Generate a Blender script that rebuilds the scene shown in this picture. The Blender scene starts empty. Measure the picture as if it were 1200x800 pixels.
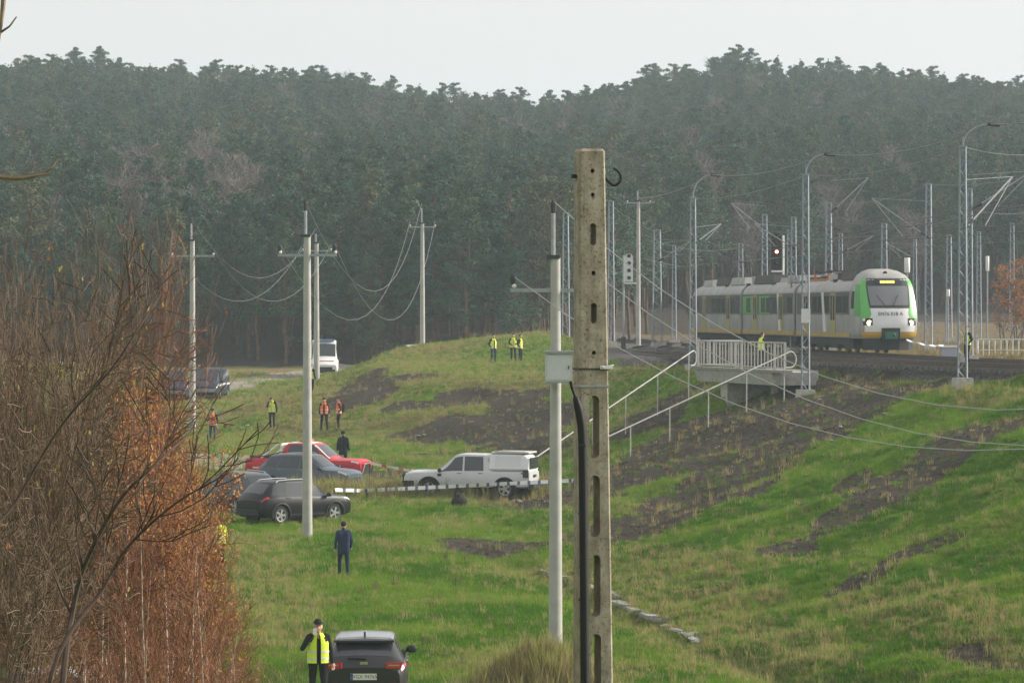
import bpy, bmesh, math, random
import numpy as np
from mathutils import Vector, Matrix

# ------------------------------------------------------------------ camera, sky, sun, exposure
S = bpy.context.scene
COL = S.collection
R = math.radians
FPX = 4200.0            # focal length in photograph pixels (1200 wide)
HORIZON = 365.0

cam_d = bpy.data.cameras.new("camera")
cam_d.sensor_width = 36.0
cam_d.lens = FPX / 1200.0 * 36.0
cam_d.clip_start = 0.5
cam_d.clip_end = 6000.0
cam = bpy.data.objects.new("camera", cam_d)
COL.objects.link(cam)
cam.location = (0, 0, 0)
cam.rotation_euler = (R(90) - math.atan((400 - HORIZON) / FPX), 0, 0)
S.camera = cam

SUN_EL, SUN_AZ = 24.0, 78.0      # elevation, azimuth clockwise from +Y (right and a little behind the scene)
w = bpy.data.worlds.new("World")
S.world = w
w.use_nodes = True
nt = w.node_tree
nt.nodes.clear()
o_ = nt.nodes.new("ShaderNodeOutputWorld")
bg1 = nt.nodes.new("ShaderNodeBackground")
bg2 = nt.nodes.new("ShaderNodeBackground")
add = nt.nodes.new("ShaderNodeAddShader")
sky = nt.nodes.new("ShaderNodeTexSky")
sky.sky_type = 'NISHITA'
sky.sun_disc = False
sky.sun_elevation = R(SUN_EL)
sky.sun_rotation = R(SUN_AZ)
sky.air_density = 1.0
sky.dust_density = 4.0
hsv = nt.nodes.new("ShaderNodeHueSaturation")
hsv.inputs["Saturation"].default_value = 0.35
nt.links.new(sky.outputs[0], hsv.inputs["Color"])
nt.links.new(hsv.outputs[0], bg1.inputs[0])
bg1.inputs[1].default_value = 0.05
bg2.inputs[0].default_value = (1.0, 0.97, 0.95, 1)      # the even overcast layer
bg2.inputs[1].default_value = 0.50
nt.links.new(bg1.outputs[0], add.inputs[0])
nt.links.new(bg2.outputs[0], add.inputs[1])
nt.links.new(add.outputs[0], o_.inputs[0])

sun_d = bpy.data.lights.new("sun", 'SUN')
sun_d.energy = 5.0
sun_d.angle = R(6.0)
sun_d.color = (1.0, 0.93, 0.82)
sun = bpy.data.objects.new("sun", sun_d)
COL.objects.link(sun)
sd = Vector((math.sin(R(SUN_AZ)) * math.cos(R(SUN_EL)), math.cos(R(SUN_AZ)) * math.cos(R(SUN_EL)), math.sin(R(SUN_EL))))
sun.rotation_euler = sd.to_track_quat('Z', 'Y').to_euler()
sun.location = (60, 40, 60)

S.view_settings.view_transform = 'Standard'
S.view_settings.look = 'None'
S.view_settings.exposure = 0.38
S.view_settings.gamma = 1.0
S.render.engine = 'CYCLES'
S.cycles.use_denoising = True
S.cycles.max_bounces = 6
S.cycles.diffuse_bounces = 3
S.cycles.volume_bounces = 2
S.cycles.transparent_max_bounces = 8
S.cycles.sample_clamp_indirect = 6.0

HAZE_DENSITY = 0.00032
HAZE_COLOR = (0.78, 0.91, 1.0, 1)

# ------------------------------------------------------------------ helpers
def mat(name, color, rough=0.8, metal=0.0, noise=0.0, nscale=8.0, bump=0.0, bscale=40.0, spec=0.3, emis=None, estr=0.0, rnd=0.0, coat=0.0, alpha=None):
    m = bpy.data.materials.new(name)
    m.use_nodes = True
    n = m.node_tree.nodes
    l = m.node_tree.links
    b = n["Principled BSDF"]
    b.inputs["Base Color"].default_value = (*color, 1)
    b.inputs["Roughness"].default_value = rough
    b.inputs["Metallic"].default_value = metal
    b.inputs["Specular IOR Level"].default_value = spec
    if coat:
        b.inputs["Coat Weight"].default_value = coat
        b.inputs["Coat Roughness"].default_value = 0.08
    if emis:
        b.inputs["Emission Color"].default_value = (*emis, 1)
        b.inputs["Emission Strength"].default_value = estr
    src = None
    if noise > 0:
        tc = n.new("ShaderNodeTexCoord")
        t = n.new("ShaderNodeTexNoise")
        t.inputs["Scale"].default_value = nscale
        t.inputs["Detail"].default_value = 6
        l.new(tc.outputs["Object"], t.inputs["Vector"])
        r = n.new("ShaderNodeMapRange")
        r.inputs[1].default_value = 0.25
        r.inputs[2].default_value = 0.75
        r.inputs[3].default_value = 1 - noise
        r.inputs[4].default_value = 1 + noise
        l.new(t.outputs[0], r.inputs[0])
        mx = n.new("ShaderNodeVectorMath")
        mx.operation = 'SCALE'
        mx.inputs[0].default_value = color
        l.new(r.outputs[0], mx.inputs["Scale"])
        src = mx.outputs[0]
    if rnd > 0:
        oi = n.new("ShaderNodeObjectInfo")
        r = n.new("ShaderNodeMapRange")
        r.inputs[3].default_value = 1 - rnd
        r.inputs[4].default_value = 1 + rnd
        l.new(oi.outputs["Random"], r.inputs[0])
        mx = n.new("ShaderNodeVectorMath")
        mx.operation = 'SCALE'
        if src:
            l.new(src, mx.inputs[0])
        else:
            mx.inputs[0].default_value = color
        l.new(r.outputs[0], mx.inputs["Scale"])
        src = mx.outputs[0]
    if src:
        l.new(src, b.inputs["Base Color"])
    if bump > 0:
        tc = n.new("ShaderNodeTexCoord")
        t = n.new("ShaderNodeTexNoise")
        t.inputs["Scale"].default_value = bscale
        t.inputs["Detail"].default_value = 5
        l.new(tc.outputs["Object"], t.inputs["Vector"])
        bp = n.new("ShaderNodeBump")
        bp.inputs["Strength"].default_value = bump
        bp.inputs["Distance"].default_value = 0.02
        l.new(t.outputs[0], bp.inputs["Height"])
        l.new(bp.outputs[0], b.inputs["Normal"])
    return m

class MB:
    """collects shapes; build() links them as one mesh object"""
    def __init__(s):
        s.v = []
        s.f = []
        s.mi = []
        s.cur = 0
    def add(s, vs, fs):
        k = len(s.v)
        s.v.extend([tuple(p) for p in vs])
        for f in fs:
            s.f.append(tuple(i + k for i in f))
            s.mi.append(s.cur)
        return s
    def box(s, c, size, rz=0.0, taper=1.0):
        x, y, z = size[0] / 2, size[1] / 2, size[2] / 2
        ca, sa = math.cos(rz), math.sin(rz)
        vs = []
        for dz, t in ((-z, 1.0), (z, taper)):
            for dx, dy in ((-x, -y), (x, -y), (x, y), (-x, y)):
                dx *= t
                dy *= t
                vs.append((c[0] + dx * ca - dy * sa, c[1] + dx * sa + dy * ca, c[2] + dz))
        return s.add(vs, [(3, 2, 1, 0), (4, 5, 6, 7), (0, 1, 5, 4), (1, 2, 6, 5), (2, 3, 7, 6), (3, 0, 4, 7)])
    def tube(s, pts, rad, n=6, cap=True):
        pts = [Vector(p) for p in pts]
        if not hasattr(rad, '__len__'):
            rad = [rad] * len(pts)
        vs, fs = [], []
        prev = None
        for i, p in enumerate(pts):
            a = pts[max(i - 1, 0)]
            b = pts[min(i + 1, len(pts) - 1)]
            t = (b - a)
            if t.length < 1e-9:
                t = Vector((0, 0, 1))
            t.normalize()
            if prev is None:
                u = t.cross(Vector((0, 0, 1)))
                if u.length < 0.05:
                    u = t.cross(Vector((0, 1, 0)))
            else:
                u = prev - t * prev.dot(t)
                if u.length < 1e-6:
                    u = t.cross(Vector((0, 1, 0)))
            u.normalize()
            prev = u
            q = t.cross(u)
            for k in range(n):
                an = 2 * math.pi * k / n
                vs.append(p + (u * math.cos(an) + q * math.sin(an)) * rad[i])
        for i in range(len(pts) - 1):
            for k in range(n):
                k2 = (k + 1) % n
                fs.append((i * n + k, i * n + k2, (i + 1) * n + k2, (i + 1) * n + k))
        if cap:
            fs.append(tuple(range(n - 1, -1, -1)))
            m = (len(pts) - 1) * n
            fs.append(tuple(m + k for k in range(n)))
        return s.add(vs, fs)
    def cyl(s, p0, p1, r0, r1=None, n=12):
        return s.tube([p0, p1], [r0, r0 if r1 is None else r1], n)
    def sphere(s, c, r, n=10, m=7):
        if not hasattr(r, '__len__'):
            r = (r, r, r)
        vs = [(c[0], c[1], c[2] - r[2])]
        for j in range(1, m):
            a = -math.pi / 2 + math.pi * j / m
            for k in range(n):
                b = 2 * math.pi * k / n
                vs.append((c[0] + r[0] * math.cos(a) * math.cos(b), c[1] + r[1] * math.cos(a) * math.sin(b), c[2] + r[2] * math.sin(a)))
        vs.append((c[0], c[1], c[2] + r[2]))
        fs = []
        for k in range(n):
            fs.append((0, 1 + (k + 1) % n, 1 + k))
        for j in range(m - 2):
            for k in range(n):
                k2 = (k + 1) % n
                fs.append((1 + j * n + k, 1 + j * n + k2, 1 + (j + 1) * n + k2, 1 + (j + 1) * n + k))
        t = len(vs) - 1
        for k in range(n):
            fs.append((1 + (m - 2) * n + k, 1 + (m - 2) * n + (k + 1) % n, t))
        return s.add(vs, fs)
    def grid(s, rows):
        """rows of points, quads between"""
        nr, nc = len(rows), len(rows[0])
        vs = [p for r in rows for p in r]
        fs = [(i * nc + j, i * nc + j + 1, (i + 1) * nc + j + 1, (i + 1) * nc + j) for i in range(nr - 1) for j in range(nc - 1)]
        return s.add(vs, fs)
    def prism(s, poly, d0, d1, axis='y'):
        """poly of 2D points extruded between d0 and d1 along axis"""
        n = len(poly)
        def P(a, b, d):
            return {'y': (a, d, b), 'x': (d, a, b), 'z': (a, b, d)}[axis]
        vs = [P(a, b, d0) for a, b in poly] + [P(a, b, d1) for a, b in poly]
        fs = [tuple(range(n)), tuple(range(2 * n - 1, n - 1, -1))]
        for i in range(n):
            j = (i + 1) % n
            fs.append((i, i + n, j + n, j))
        return s.add(vs, fs)
    def mesh(s, name, mats):
        me = bpy.data.meshes.new(name)
        me.from_pydata(s.v, [], s.f)
        if not isinstance(mats, (list, tuple)):
            mats = [mats]
        for m in mats:
            me.materials.append(m)
        if len(mats) > 1:
            me.polygons.foreach_set("material_index", s.mi)
        return me
    def build(s, name, mats, parent=None, smooth=False, angle=40, fix=True):
        me = s.mesh(name, mats)
        return link(name, me, parent, smooth, angle, fix)

def link(name, me, parent=None, smooth=False, angle=40, fix=True):
    if fix and len(me.polygons) < 60000:
        b = bmesh.new()
        b.from_mesh(me)
        bmesh.ops.recalc_face_normals(b, faces=b.faces)
        if smooth:
            for e in b.edges:
                e.smooth = len(e.link_faces) == 2 and e.calc_face_angle(0) < R(angle)
        b.to_mesh(me)
        b.free()
    if smooth:
        me.polygons.foreach_set("use_smooth", [True] * len(me.polygons))
    me.update()
    o = bpy.data.objects.new(name, me)
    COL.objects.link(o)
    if parent is not None:
        o.parent = parent
    return o

def tag(o, label=None, cat=None, group=None, kind=None):
    if label: o["label"] = label
    if cat: o["category"] = cat
    if group: o["group"] = group
    if kind: o["kind"] = kind
    return o

def thing(name, label, cat, loc=(0, 0, 0), rz=0.0, group=None):
    o = bpy.data.objects.new(name, None)
    o.empty_display_size = 0.3
    COL.objects.link(o)
    o.location = loc
    o.rotation_euler = (0, 0, rz)
    return tag(o, label, cat, group)

CH = {}
def kids(o):
    return list(o.children)

def copy_tree(o, parent=None):
    c = o.copy()
    COL.objects.link(c)
    c.parent = parent
    for ch in kids(o):
        copy_tree(ch, c)
    return c

def apply_mods(ob):
    """evaluated mesh of an object as new mesh data"""
    dg = bpy.context.evaluated_depsgraph_get()
    dg.update()
    return bpy.data.meshes.new_from_object(ob.evaluated_get(dg))

def at(px, py, d):
    """a world point d metres out, from where it stands in the photograph"""
    return Vector(((px - 600) / FPX * d, d, (HORIZON - py) / FPX * d))

def sstep(t):
    t = np.clip(t, 0, 1)
    return t * t * (3 - 2 * t)

_tab = np.random.RandomState(7).rand(256, 256)
def vnoise(x, y, scale, seed=0):
    x = np.asarray(x, float) / scale + seed * 17.31
    y = np.asarray(y, float) / scale + seed * 5.77
    xi = np.floor(x).astype(int)
    yi = np.floor(y).astype(int)
    fx = x - xi
    fy = y - yi
    fx = fx * fx * (3 - 2 * fx)
    fy = fy * fy * (3 - 2 * fy)
    g = lambda a, b: _tab[a % 256, b % 256]
    return (g(xi, yi) * (1 - fx) + g(xi + 1, yi) * fx) * (1 - fy) + (g(xi, yi + 1) * (1 - fx) + g(xi + 1, yi + 1) * fx) * fy - 0.5

def fbm(x, y, scale, seed=0, oct=4):
    s_, a = 0, 1.0
    for i in range(oct):
        s_ = s_ + a * vnoise(x, y, scale / 2 ** i, seed + i)
        a *= 0.5
    return s_

# ------------------------------------------------------------------ terrain
CREST = np.array([(70, -20), (60, 10), (33, 91), (24.5, 120), (14.05, 164), (10, 180), (6.5, 190), (2.5, 196), (-2.5, 199), (-6.0, 205), (-7.9, 214), (-8.3, 228), (-7.8, 250), (-6, 300), (-6, 2500)], float)

def poly_dist(X, Y, pl):
    best = np.full(X.shape, 1e9)
    side = np.zeros(X.shape)
    for (ax, ay), (bx, by) in zip(pl[:-1], pl[1:]):
        dx, dy = bx - ax, by - ay
        t = np.clip(((X - ax) * dx + (Y - ay) * dy) / (dx * dx + dy * dy), 0, 1)
        qx, qy = X - ax - t * dx, Y - ay - t * dy
        dd = np.hypot(qx, qy)
        cr = dx * qy - dy * qx          # > 0: left of the line
        m = dd < best - 1e-9
        best = np.where(m, dd, best)
        side = np.where(m, np.where(cr > 0, -1.0, 1.0), side)
    return best, side

BR_C = np.array((10.9, 166.0))                   # small underpass bridge
BR_T = np.array((3.24, -12.0)) / math.hypot(3.24, 12.0)    # along the railing
BR_N = np.array((-0.965, -0.26))                 # outward, down the slope

def H(X, Y, fine=True):
    X = np.asarray(X, float)
    Y = np.asarray(Y, float)
    low = np.interp(Y, [-60, -5, 3, 12, 28, 60, 80, 95, 290, 340, 1000], [-1.75, -1.75, -1.8, -4.4, -6.6, -9.2, -9.75, -9.29, -3.71, -3.0, -3.0])
    low = low + 1.6 * np.exp(-((X + 4.5) / 7) ** 2 - ((Y - 74) / 8) ** 2) + 0.95 * np.exp(-((X + 9.5) / 3) ** 2 - ((Y - 64.5) / 4.5) ** 2)
    low = low + 1.05 * np.exp(-((X - 0.8) / 1.5) ** 2 - ((Y - 84.5) / 1.8) ** 2)
    low = low + 1.0 * sstep((-22 - X) / 20) * sstep((Y - 150) / 40)
    wl = sstep((-0.8 - X) / 2.2) * sstep((Y - 5) / 9) * (1 - sstep((Y - 50) / 12))
    low = low * (1 - wl) + np.maximum(low, -0.1036 * Y - 1.0) * wl
    if fine:
        low = low + 0.25 * fbm(X, Y, 9, 1) * sstep((Y - 40) / 40) + 0.06 * fbm(X, Y, 1.6, 4, 2)
    # hollow in the meadow and the drainage line at the toe
    low = low - 0.55 * np.exp(-((X - 0.0) / 2.3) ** 2 - ((Y - 127.5) / 1.9) ** 2)
    dd, _ = poly_dist(X, Y, np.array([(-1.5, 128), (1.1, 117.5), (3.0, 108), (5.4, 98.5), (8, 90)], float))
    low = low - 0.35 * np.exp(-(dd / 0.9) ** 2)
    dist, side = poly_dist(X, Y, CREST)
    e = np.where(side > 0, dist, 0)
    o = np.where(side > 0, 0, dist)
    P = -3.1 + 0.66 * sstep((e - 0.7) / 1.7)
    back = np.interp(X, [-9.6, -6.2, -2.3, 2.8, 6], [-3.0, -2.3, -1.87, -1.35, -1.7])
    Pm = np.where(Y < 222, np.interp(Y, [188, 198, 222], [-4.0, -3.75, -3.2]), -3.2 + (back + 3.2) * sstep((Y - 222) / 15)) - 0.075 * np.clip(Y - 240, 0, 40)
    wm = sstep((6.5 - X) / 5) * sstep((Y - 186) / 9)
    P = P * (1 - wm) + Pm * wm
    P = P + 1.5 * sstep((Y - 262) / 40) * sstep((X - 16) / 14)       # second line, on a low bank behind
    wd = np.interp(Y, [80, 90, 120, 150, 172, 190, 200, 215, 240], [23, 23, 21.5, 17, 13, 12, 12.5, 7.5, 6])
    t = np.clip(o / wd, 0, 1)
    f = (1 - t) ** 1.10
    z = low + (P - low) * f
    if fine:
        rough = sstep(o / 2.0) * (1 - sstep((o - wd) / 2))
        nn_, aa_ = -0.96 * X - 0.27 * Y, -0.27 * X + 0.96 * Y
        z = z + rough * (0.35 * fbm(nn_ * 0.22, aa_, 2.6, 60, 3) + 0.45 * fbm(X, Y, 5, 9) + 0.15 * fbm(X, Y, 1.5, 12, 2))
    # hill behind
    R_ = np.interp(X, [-300, -84, -70, -56, -42, -28, -14, 0, 5.6, 14, 28, 35, 49, 63, 70, 84, 120, 300], [25, 27, 29, 26, 25.5, 25, 22.5, 21.2, 21, 22.8, 26, 28, 26.3, 25.8, 25.5, 23.5, 16, 6])
    z0 = np.where(X > 6, -1.0, -3.6)
    y0 = np.interp(X, [-40, 0, 12, 40], [282, 280, 318, 335])
    zh = z0 + (R_ - z0) * np.clip((Y - y0) / (590 - y0), 0, 1) - 0.06 * np.clip(Y - 600, 0, 500)
    zh = zh + 90 * np.exp(-((X - 250) / 215) ** 2 - ((Y - 1360) / 170) ** 2)
    if fine:
        zh = zh + 2.0 * fbm(X, Y, 40, 20) * sstep((Y - 300) / 100)
    k = sstep((Y - (y0 - 18)) / 30)
    z = z * (1 - k) + zh * k
    # underpass cut below the bridge, and its little gully down the bank
    ux = (X - BR_C[0]) * BR_T[0] + (Y - BR_C[1]) * BR_T[1]
    un = (X - BR_C[0]) * BR_N[0] + (Y - BR_C[1]) * BR_N[1]
    cut = (1 - sstep((np.abs(ux) - 1.6) / 1.4)) * sstep((un + 4.2) / 0.8) * (1 - sstep((un - 1.0) / 7))
    return z - 2.0 * cut

def gz(x, y):
    return float(H(np.array([x]), np.array([y]))[0])

def ground_at(px, py, d0=60.0, d1=420.0):
    """where the sight line through a photograph pixel meets the ground (world x, y)"""
    ds = np.arange(d0, d1, 0.25)
    X = (px - 600) / FPX * ds
    Z = (HORIZON - py) / FPX * ds
    hit = np.nonzero(H(X, ds, False) >= Z)[0]
    i = hit[0] if len(hit) else len(ds) - 1
    return X[i], ds[i]

def gp(px, py, **k):
    x, y = ground_at(px, py, **k)
    return Vector((x, y, gz(x, y)))

def spaced(lo, f0, f1, hi, step, grow=1.13, top=25.0):
    a = list(np.arange(f0, f1 + 1e-6, step))
    s_, p, out = step, f1, []
    while p < hi:
        s_ = min(s_ * grow, top)
        p += s_
        out.append(p)
    s_, p, pre = step, f0, []
    while p > lo:
        s_ = min(s_ * grow, top)
        p -= s_
        pre.append(p)
    return np.array(pre[::-1] + a + out)

def stroke(X, Y, pts, r, nz):
    pl = np.array([ground_at(*p) for p in pts])
    if len(pl) == 1:
        pl = np.vstack([pl, pl + 0.01])
    dd, _ = poly_dist(X, Y, pl)
    return sstep(1.0 - (dd - r + nz * r * 1.1) / (0.5 * r + 0.15))

SOIL = [([(955, 456), (860, 505), (765, 548), (728, 566)], 3.9), ([(1045, 464), (935, 512), (835, 572), (742, 626)], 2.3), ([(1000, 458), (900, 500), (830, 530)], 2.4),
        ([(1200, 487), (1110, 537), (1050, 577), (1005, 602)], 1.35), ([(960, 626), (925, 642)], 0.6), ([(1150, 520), (1080, 560)], 1.2), ([(1090, 640), (990, 690)], 0.45),
        ([(650, 500), (580, 494), (520, 506)], 2.2), ([(650, 480), (590, 478)], 1.2), ([(645, 524), (575, 522), (520, 530)], 1.3), ([(630, 466), (545, 461)], 1.1), ([(520, 440), (455, 448), (415, 470)], 1.2), ([(540, 478), (470, 476)], 0.8), ([(445, 432), (410, 458)], 0.9),
        ([(548, 642), (618, 647)], 0.8), ([(800, 458), (740, 500), (690, 520)], 1.2), ([(700, 560), (650, 580), (560, 585)], 0.8), ([(1180, 790), (1130, 770)], 0.5),
        ([(440, 552), (480, 560)], 1.2), ([(1010, 560), (960, 590)], 0.5)]
DRY = [([(648, 672), (740, 690), (835, 742), (900, 792)], 2.0), ([(800, 680), (715, 655)], 1.8), ([(430, 588), (530, 590), (645, 588)], 1.8), ([(280, 560), (360, 575), (430, 580)], 1.6),
       ([(1000, 705), (1100, 735), (1200, 760)], 1.3), ([(960, 452), (1060, 457), (1200, 466)], 0.7), ([(540, 446), (640, 440)], 1.6), ([(320, 760), (310, 690), (295, 640)], 1.2),
       ([(600, 784), (690, 784)], 1.6), ([(330, 480), (480, 500)], 2.2), ([(260, 520), (420, 520)], 2.0), ([(440, 640), (520, 650)], 0.9), ([(345, 628), (420, 622)], 0.7), ([(900, 660), (1000, 640)], 0.6), ([(410, 470), (480, 520)], 1.5)]
PATH = [([(396, 434), (345, 439), (290, 446), (262, 453), (225, 462)], 1.7), ([(262, 536), (285, 548)], 2.2), ([(400, 434), (412, 430)], 1.0)]

TA = np.array([(44, 70), (31, 112), (21, 147), (14.3, 172), (10.0, 188), (8.0, 204), (8.2, 222), (10.5, 245), (14.5, 275), (20, 305)], float)
TB = np.array([(54, 70), (38, 112), (26, 150), (19.45, 184), (16.3, 214), (13.2, 245), (10.5, 270), (9.5, 300)], float)
TC = np.array([(11, 262), (18, 282), (30, 298), (50, 310), (90, 322)], float)

def masks(X, Y):
    nz = fbm(X, Y, 2.4, 31, 4)
    soil = np.zeros(X.shape)
    dry = np.zeros(X.shape)
    path = np.zeros(X.shape)
    for p, r in SOIL:
        soil = np.maximum(soil, stroke(X, Y, p, r, nz))
    for p, r in DRY:
        dry = np.maximum(dry, 0.48 * stroke(X, Y, p, r, nz))
    for p, r in PATH:
        path = np.maximum(path, stroke(X, Y, p, r, nz * 0.5))
    dist, side = poly_dist(X, Y, CREST)
    e = np.where(side > 0, dist, 0)
    ball = sstep((e - 1.0 + nz) / 0.9) * (1 - sstep((6.5 - X) / 3) * sstep((Y - 190) / 6))
    tr = np.minimum(poly_dist(X, Y, TA)[0], np.minimum(poly_dist(X, Y, TB)[0], poly_dist(X, Y, TC)[0]))
    ball = ball * (1 - sstep((tr - 3.6 + 2 * nz) / 1.6) * (Y > 150))
    dry = np.maximum(dry, 0.42 * sstep((fbm(X, Y, 4, 41) + 0.05) / 0.5) * sstep((Y - 88) / 50))
    dry = np.maximum(dry, (0.35 + 0.35 * sstep((Y - 175) / 25)) * sstep((Y - 130) / 60) * (X < 12) * (0.75 + 0.8 * fbm(X, Y, 6, 51)))
    dry = np.maximum(dry, 0.95 * sstep((e - 4) / 4) * (X > 8))
    soil = np.maximum(soil, 0.45 * sstep((e - 8) / 6) * (X > 8))
    forest = sstep((Y - np.interp(X, [-40, 0, 12, 40], [262, 268, 306, 320]) + 6 * nz) / 10)
    soil = np.maximum(soil, forest)
    return soil, dry, ball, path

def make_ground():
    xs = spaced(-700, -34, 40, 900, 0.5)
    ys = spaced(-60, 78, 300, 2600, 0.5)
    GX, GY = np.meshgrid(xs, ys)
    Z = H(GX, GY)
    nx, ny = len(xs), len(ys)
    V = np.stack([GX.ravel(), GY.ravel(), Z.ravel()], 1)
    i, j = np.meshgrid(np.arange(ny - 1), np.arange(nx - 1), indexing='ij')
    a = (i * nx + j).ravel()
    F = np.stack([a, a + 1, a + nx + 1, a + nx], 1)
    me = bpy.data.meshes.new("ground")
    me.vertices.add(len(V))
    me.vertices.foreach_set("co", V.ravel())
    me.loops.add(F.size)
    me.loops.foreach_set("vertex_index", F.ravel().astype(np.int32))
    me.polygons.add(len(F))
    me.polygons.foreach_set("loop_start", np.arange(0, F.size, 4, dtype=np.int32))
    me.polygons.foreach_set("use_smooth", np.ones(len(F), bool))
    me.update()
    me.validate()
    so, dr, ba, pa = masks(GX.ravel(), GY.ravel())
    for nm, arr in (("soil", so), ("dry", dr), ("ballast", ba), ("path", pa)):
        at_ = me.attributes.new(nm, 'FLOAT', 'POINT')
        at_.data.foreach_set("value", arr.astype(np.float32))
    m = bpy.data.materials.new("ground")
    m.use_nodes = True
    n, l = m.node_tree.nodes, m.node_tree.links
    b = n["Principled BSDF"]
    b.inputs["Roughness"].default_value = 0.95
    b.inputs["Specular IOR Level"].default_value = 0.1
    tc = n.new("ShaderNodeTexCoord")
    def noise(sc, det=5, rough=0.6):
        t = n.new("ShaderNodeTexNoise")
        t.inputs["Scale"].default_value = sc
        t.inputs["Detail"].default_value = det
        t.inputs["Roughness"].default_value = rough
        l.new(tc.outputs["Object"], t.inputs["Vector"])
        return t.outputs[0]
    def ramp(src, stops):
        r = n.new("ShaderNodeValToRGB")
        cr = r.color_ramp
        while len(cr.elements) < len(stops):
            cr.elements.new(0.5)
        for el, (p, c) in zip(cr.elements, stops):
            el.position = p
            el.color = (*c, 1)
        l.new(src, r.inputs[0])
        return r.outputs[0]
    def attr(nm):
        a_ = n.new("ShaderNodeAttribute")
        a_.attribute_name = nm
        return a_.outputs["Fac"]
    def edge(mask, nz, gain=0.9):
        x = n.new("ShaderNodeMath"); x.operation = 'SUBTRACT'
        l.new(nz, x.inputs[0]); x.inputs[1].default_value = 0.5
        y = n.new("ShaderNodeMath"); y.operation = 'MULTIPLY_ADD'
        l.new(x.outputs[0], y.inputs[0]); y.inputs[1].default_value = gain
        l.new(mask, y.inputs[2])
        z_ = n.new("ShaderNodeMapRange"); z_.interpolation_type = 'SMOOTHSTEP'
        z_.inputs[1].default_value = 0.3; z_.inputs[2].default_value = 0.7
        l.new(y.outputs[0], z_.inputs[0])
        return z_.outputs[0]
    def mix(f, a_, b_):
        x = n.new("ShaderNodeMix"); x.data_type = 'RGBA'
        l.new(f, x.inputs[0]); l.new(a_, x.inputs[6]); l.new(b_, x.inputs[7])
        return x.outputs[2]
    n1, n2, n3 = noise(1.3), noise(6.0, 6), noise(0.35, 3)
    green = ramp(n1, [(0.3, (0.09, 0.165, 0.015)), (0.5, (0.13, 0.25, 0.017)), (0.7, (0.20, 0.275, 0.030))])
    dryc = ramp(n2, [(0.3, (0.13, 0.095, 0.045)), (0.55, (0.24, 0.18, 0.09)), (0.75, (0.33, 0.26, 0.14))])
    soilc = ramp(noise(4.0, 10, 0.75), [(0.3, (0.035, 0.029, 0.023)), (0.5, (0.07, 0.058, 0.045)), (0.72, (0.135, 0.11, 0.085))])
    pathc = ramp(n2, [(0.3, (0.26, 0.23, 0.19)), (0.7, (0.40, 0.37, 0.32))])
    vo = n.new("ShaderNodeTexVoronoi")
    vo.inputs["Scale"].default_value = 11.0
    l.new(tc.outputs["Object"], vo.inputs["Vector"])
    sp = n.new("ShaderNodeSeparateColor")
    l.new(vo.outputs["Color"], sp.inputs[0])
    ballc = ramp(sp.outputs[0], [(0.0, (0.07, 0.065, 0.06)), (0.6, (0.13, 0.12, 0.11)), (1.0, (0.22, 0.20, 0.185))])
    c = mix(edge(attr("dry"), n2, 1.0), green, dryc)
    c = mix(edge(attr("soil"), noise(3.2, 6, 0.65), 1.1), c, soilc)
    c = mix(edge(attr("path"), n2, 0.6), c, pathc)
    c = mix(edge(attr("ballast"), n2, 0.5), c, ballc)
    l.new(c, b.inputs["Base Color"])
    bp = n.new("ShaderNodeBump")
    bp.inputs["Strength"].default_value = 0.9
    bp.inputs["Distance"].default_value = 0.22
    l.new(noise(5.0, 10, 0.75), bp.inputs["Height"])
    bp2 = n.new("ShaderNodeBump")
    bp2.inputs["Strength"].default_value = 0.6
    bp2.inputs["Distance"].default_value = 0.06
    l.new(vo.outputs["Distance"], bp2.inputs["Height"])
    l.new(bp.outputs[0], bp2.inputs["Normal"])
    l.new(bp2.outputs[0], b.inputs["Normal"])
    me.materials.append(m)
    o = bpy.data.objects.new("ground", me)
    COL.objects.link(o)
    tag(o, "grassy valley floor with railway embankment and wooded hillside", "ground", kind="structure")
    return o

ground = make_ground()

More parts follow.
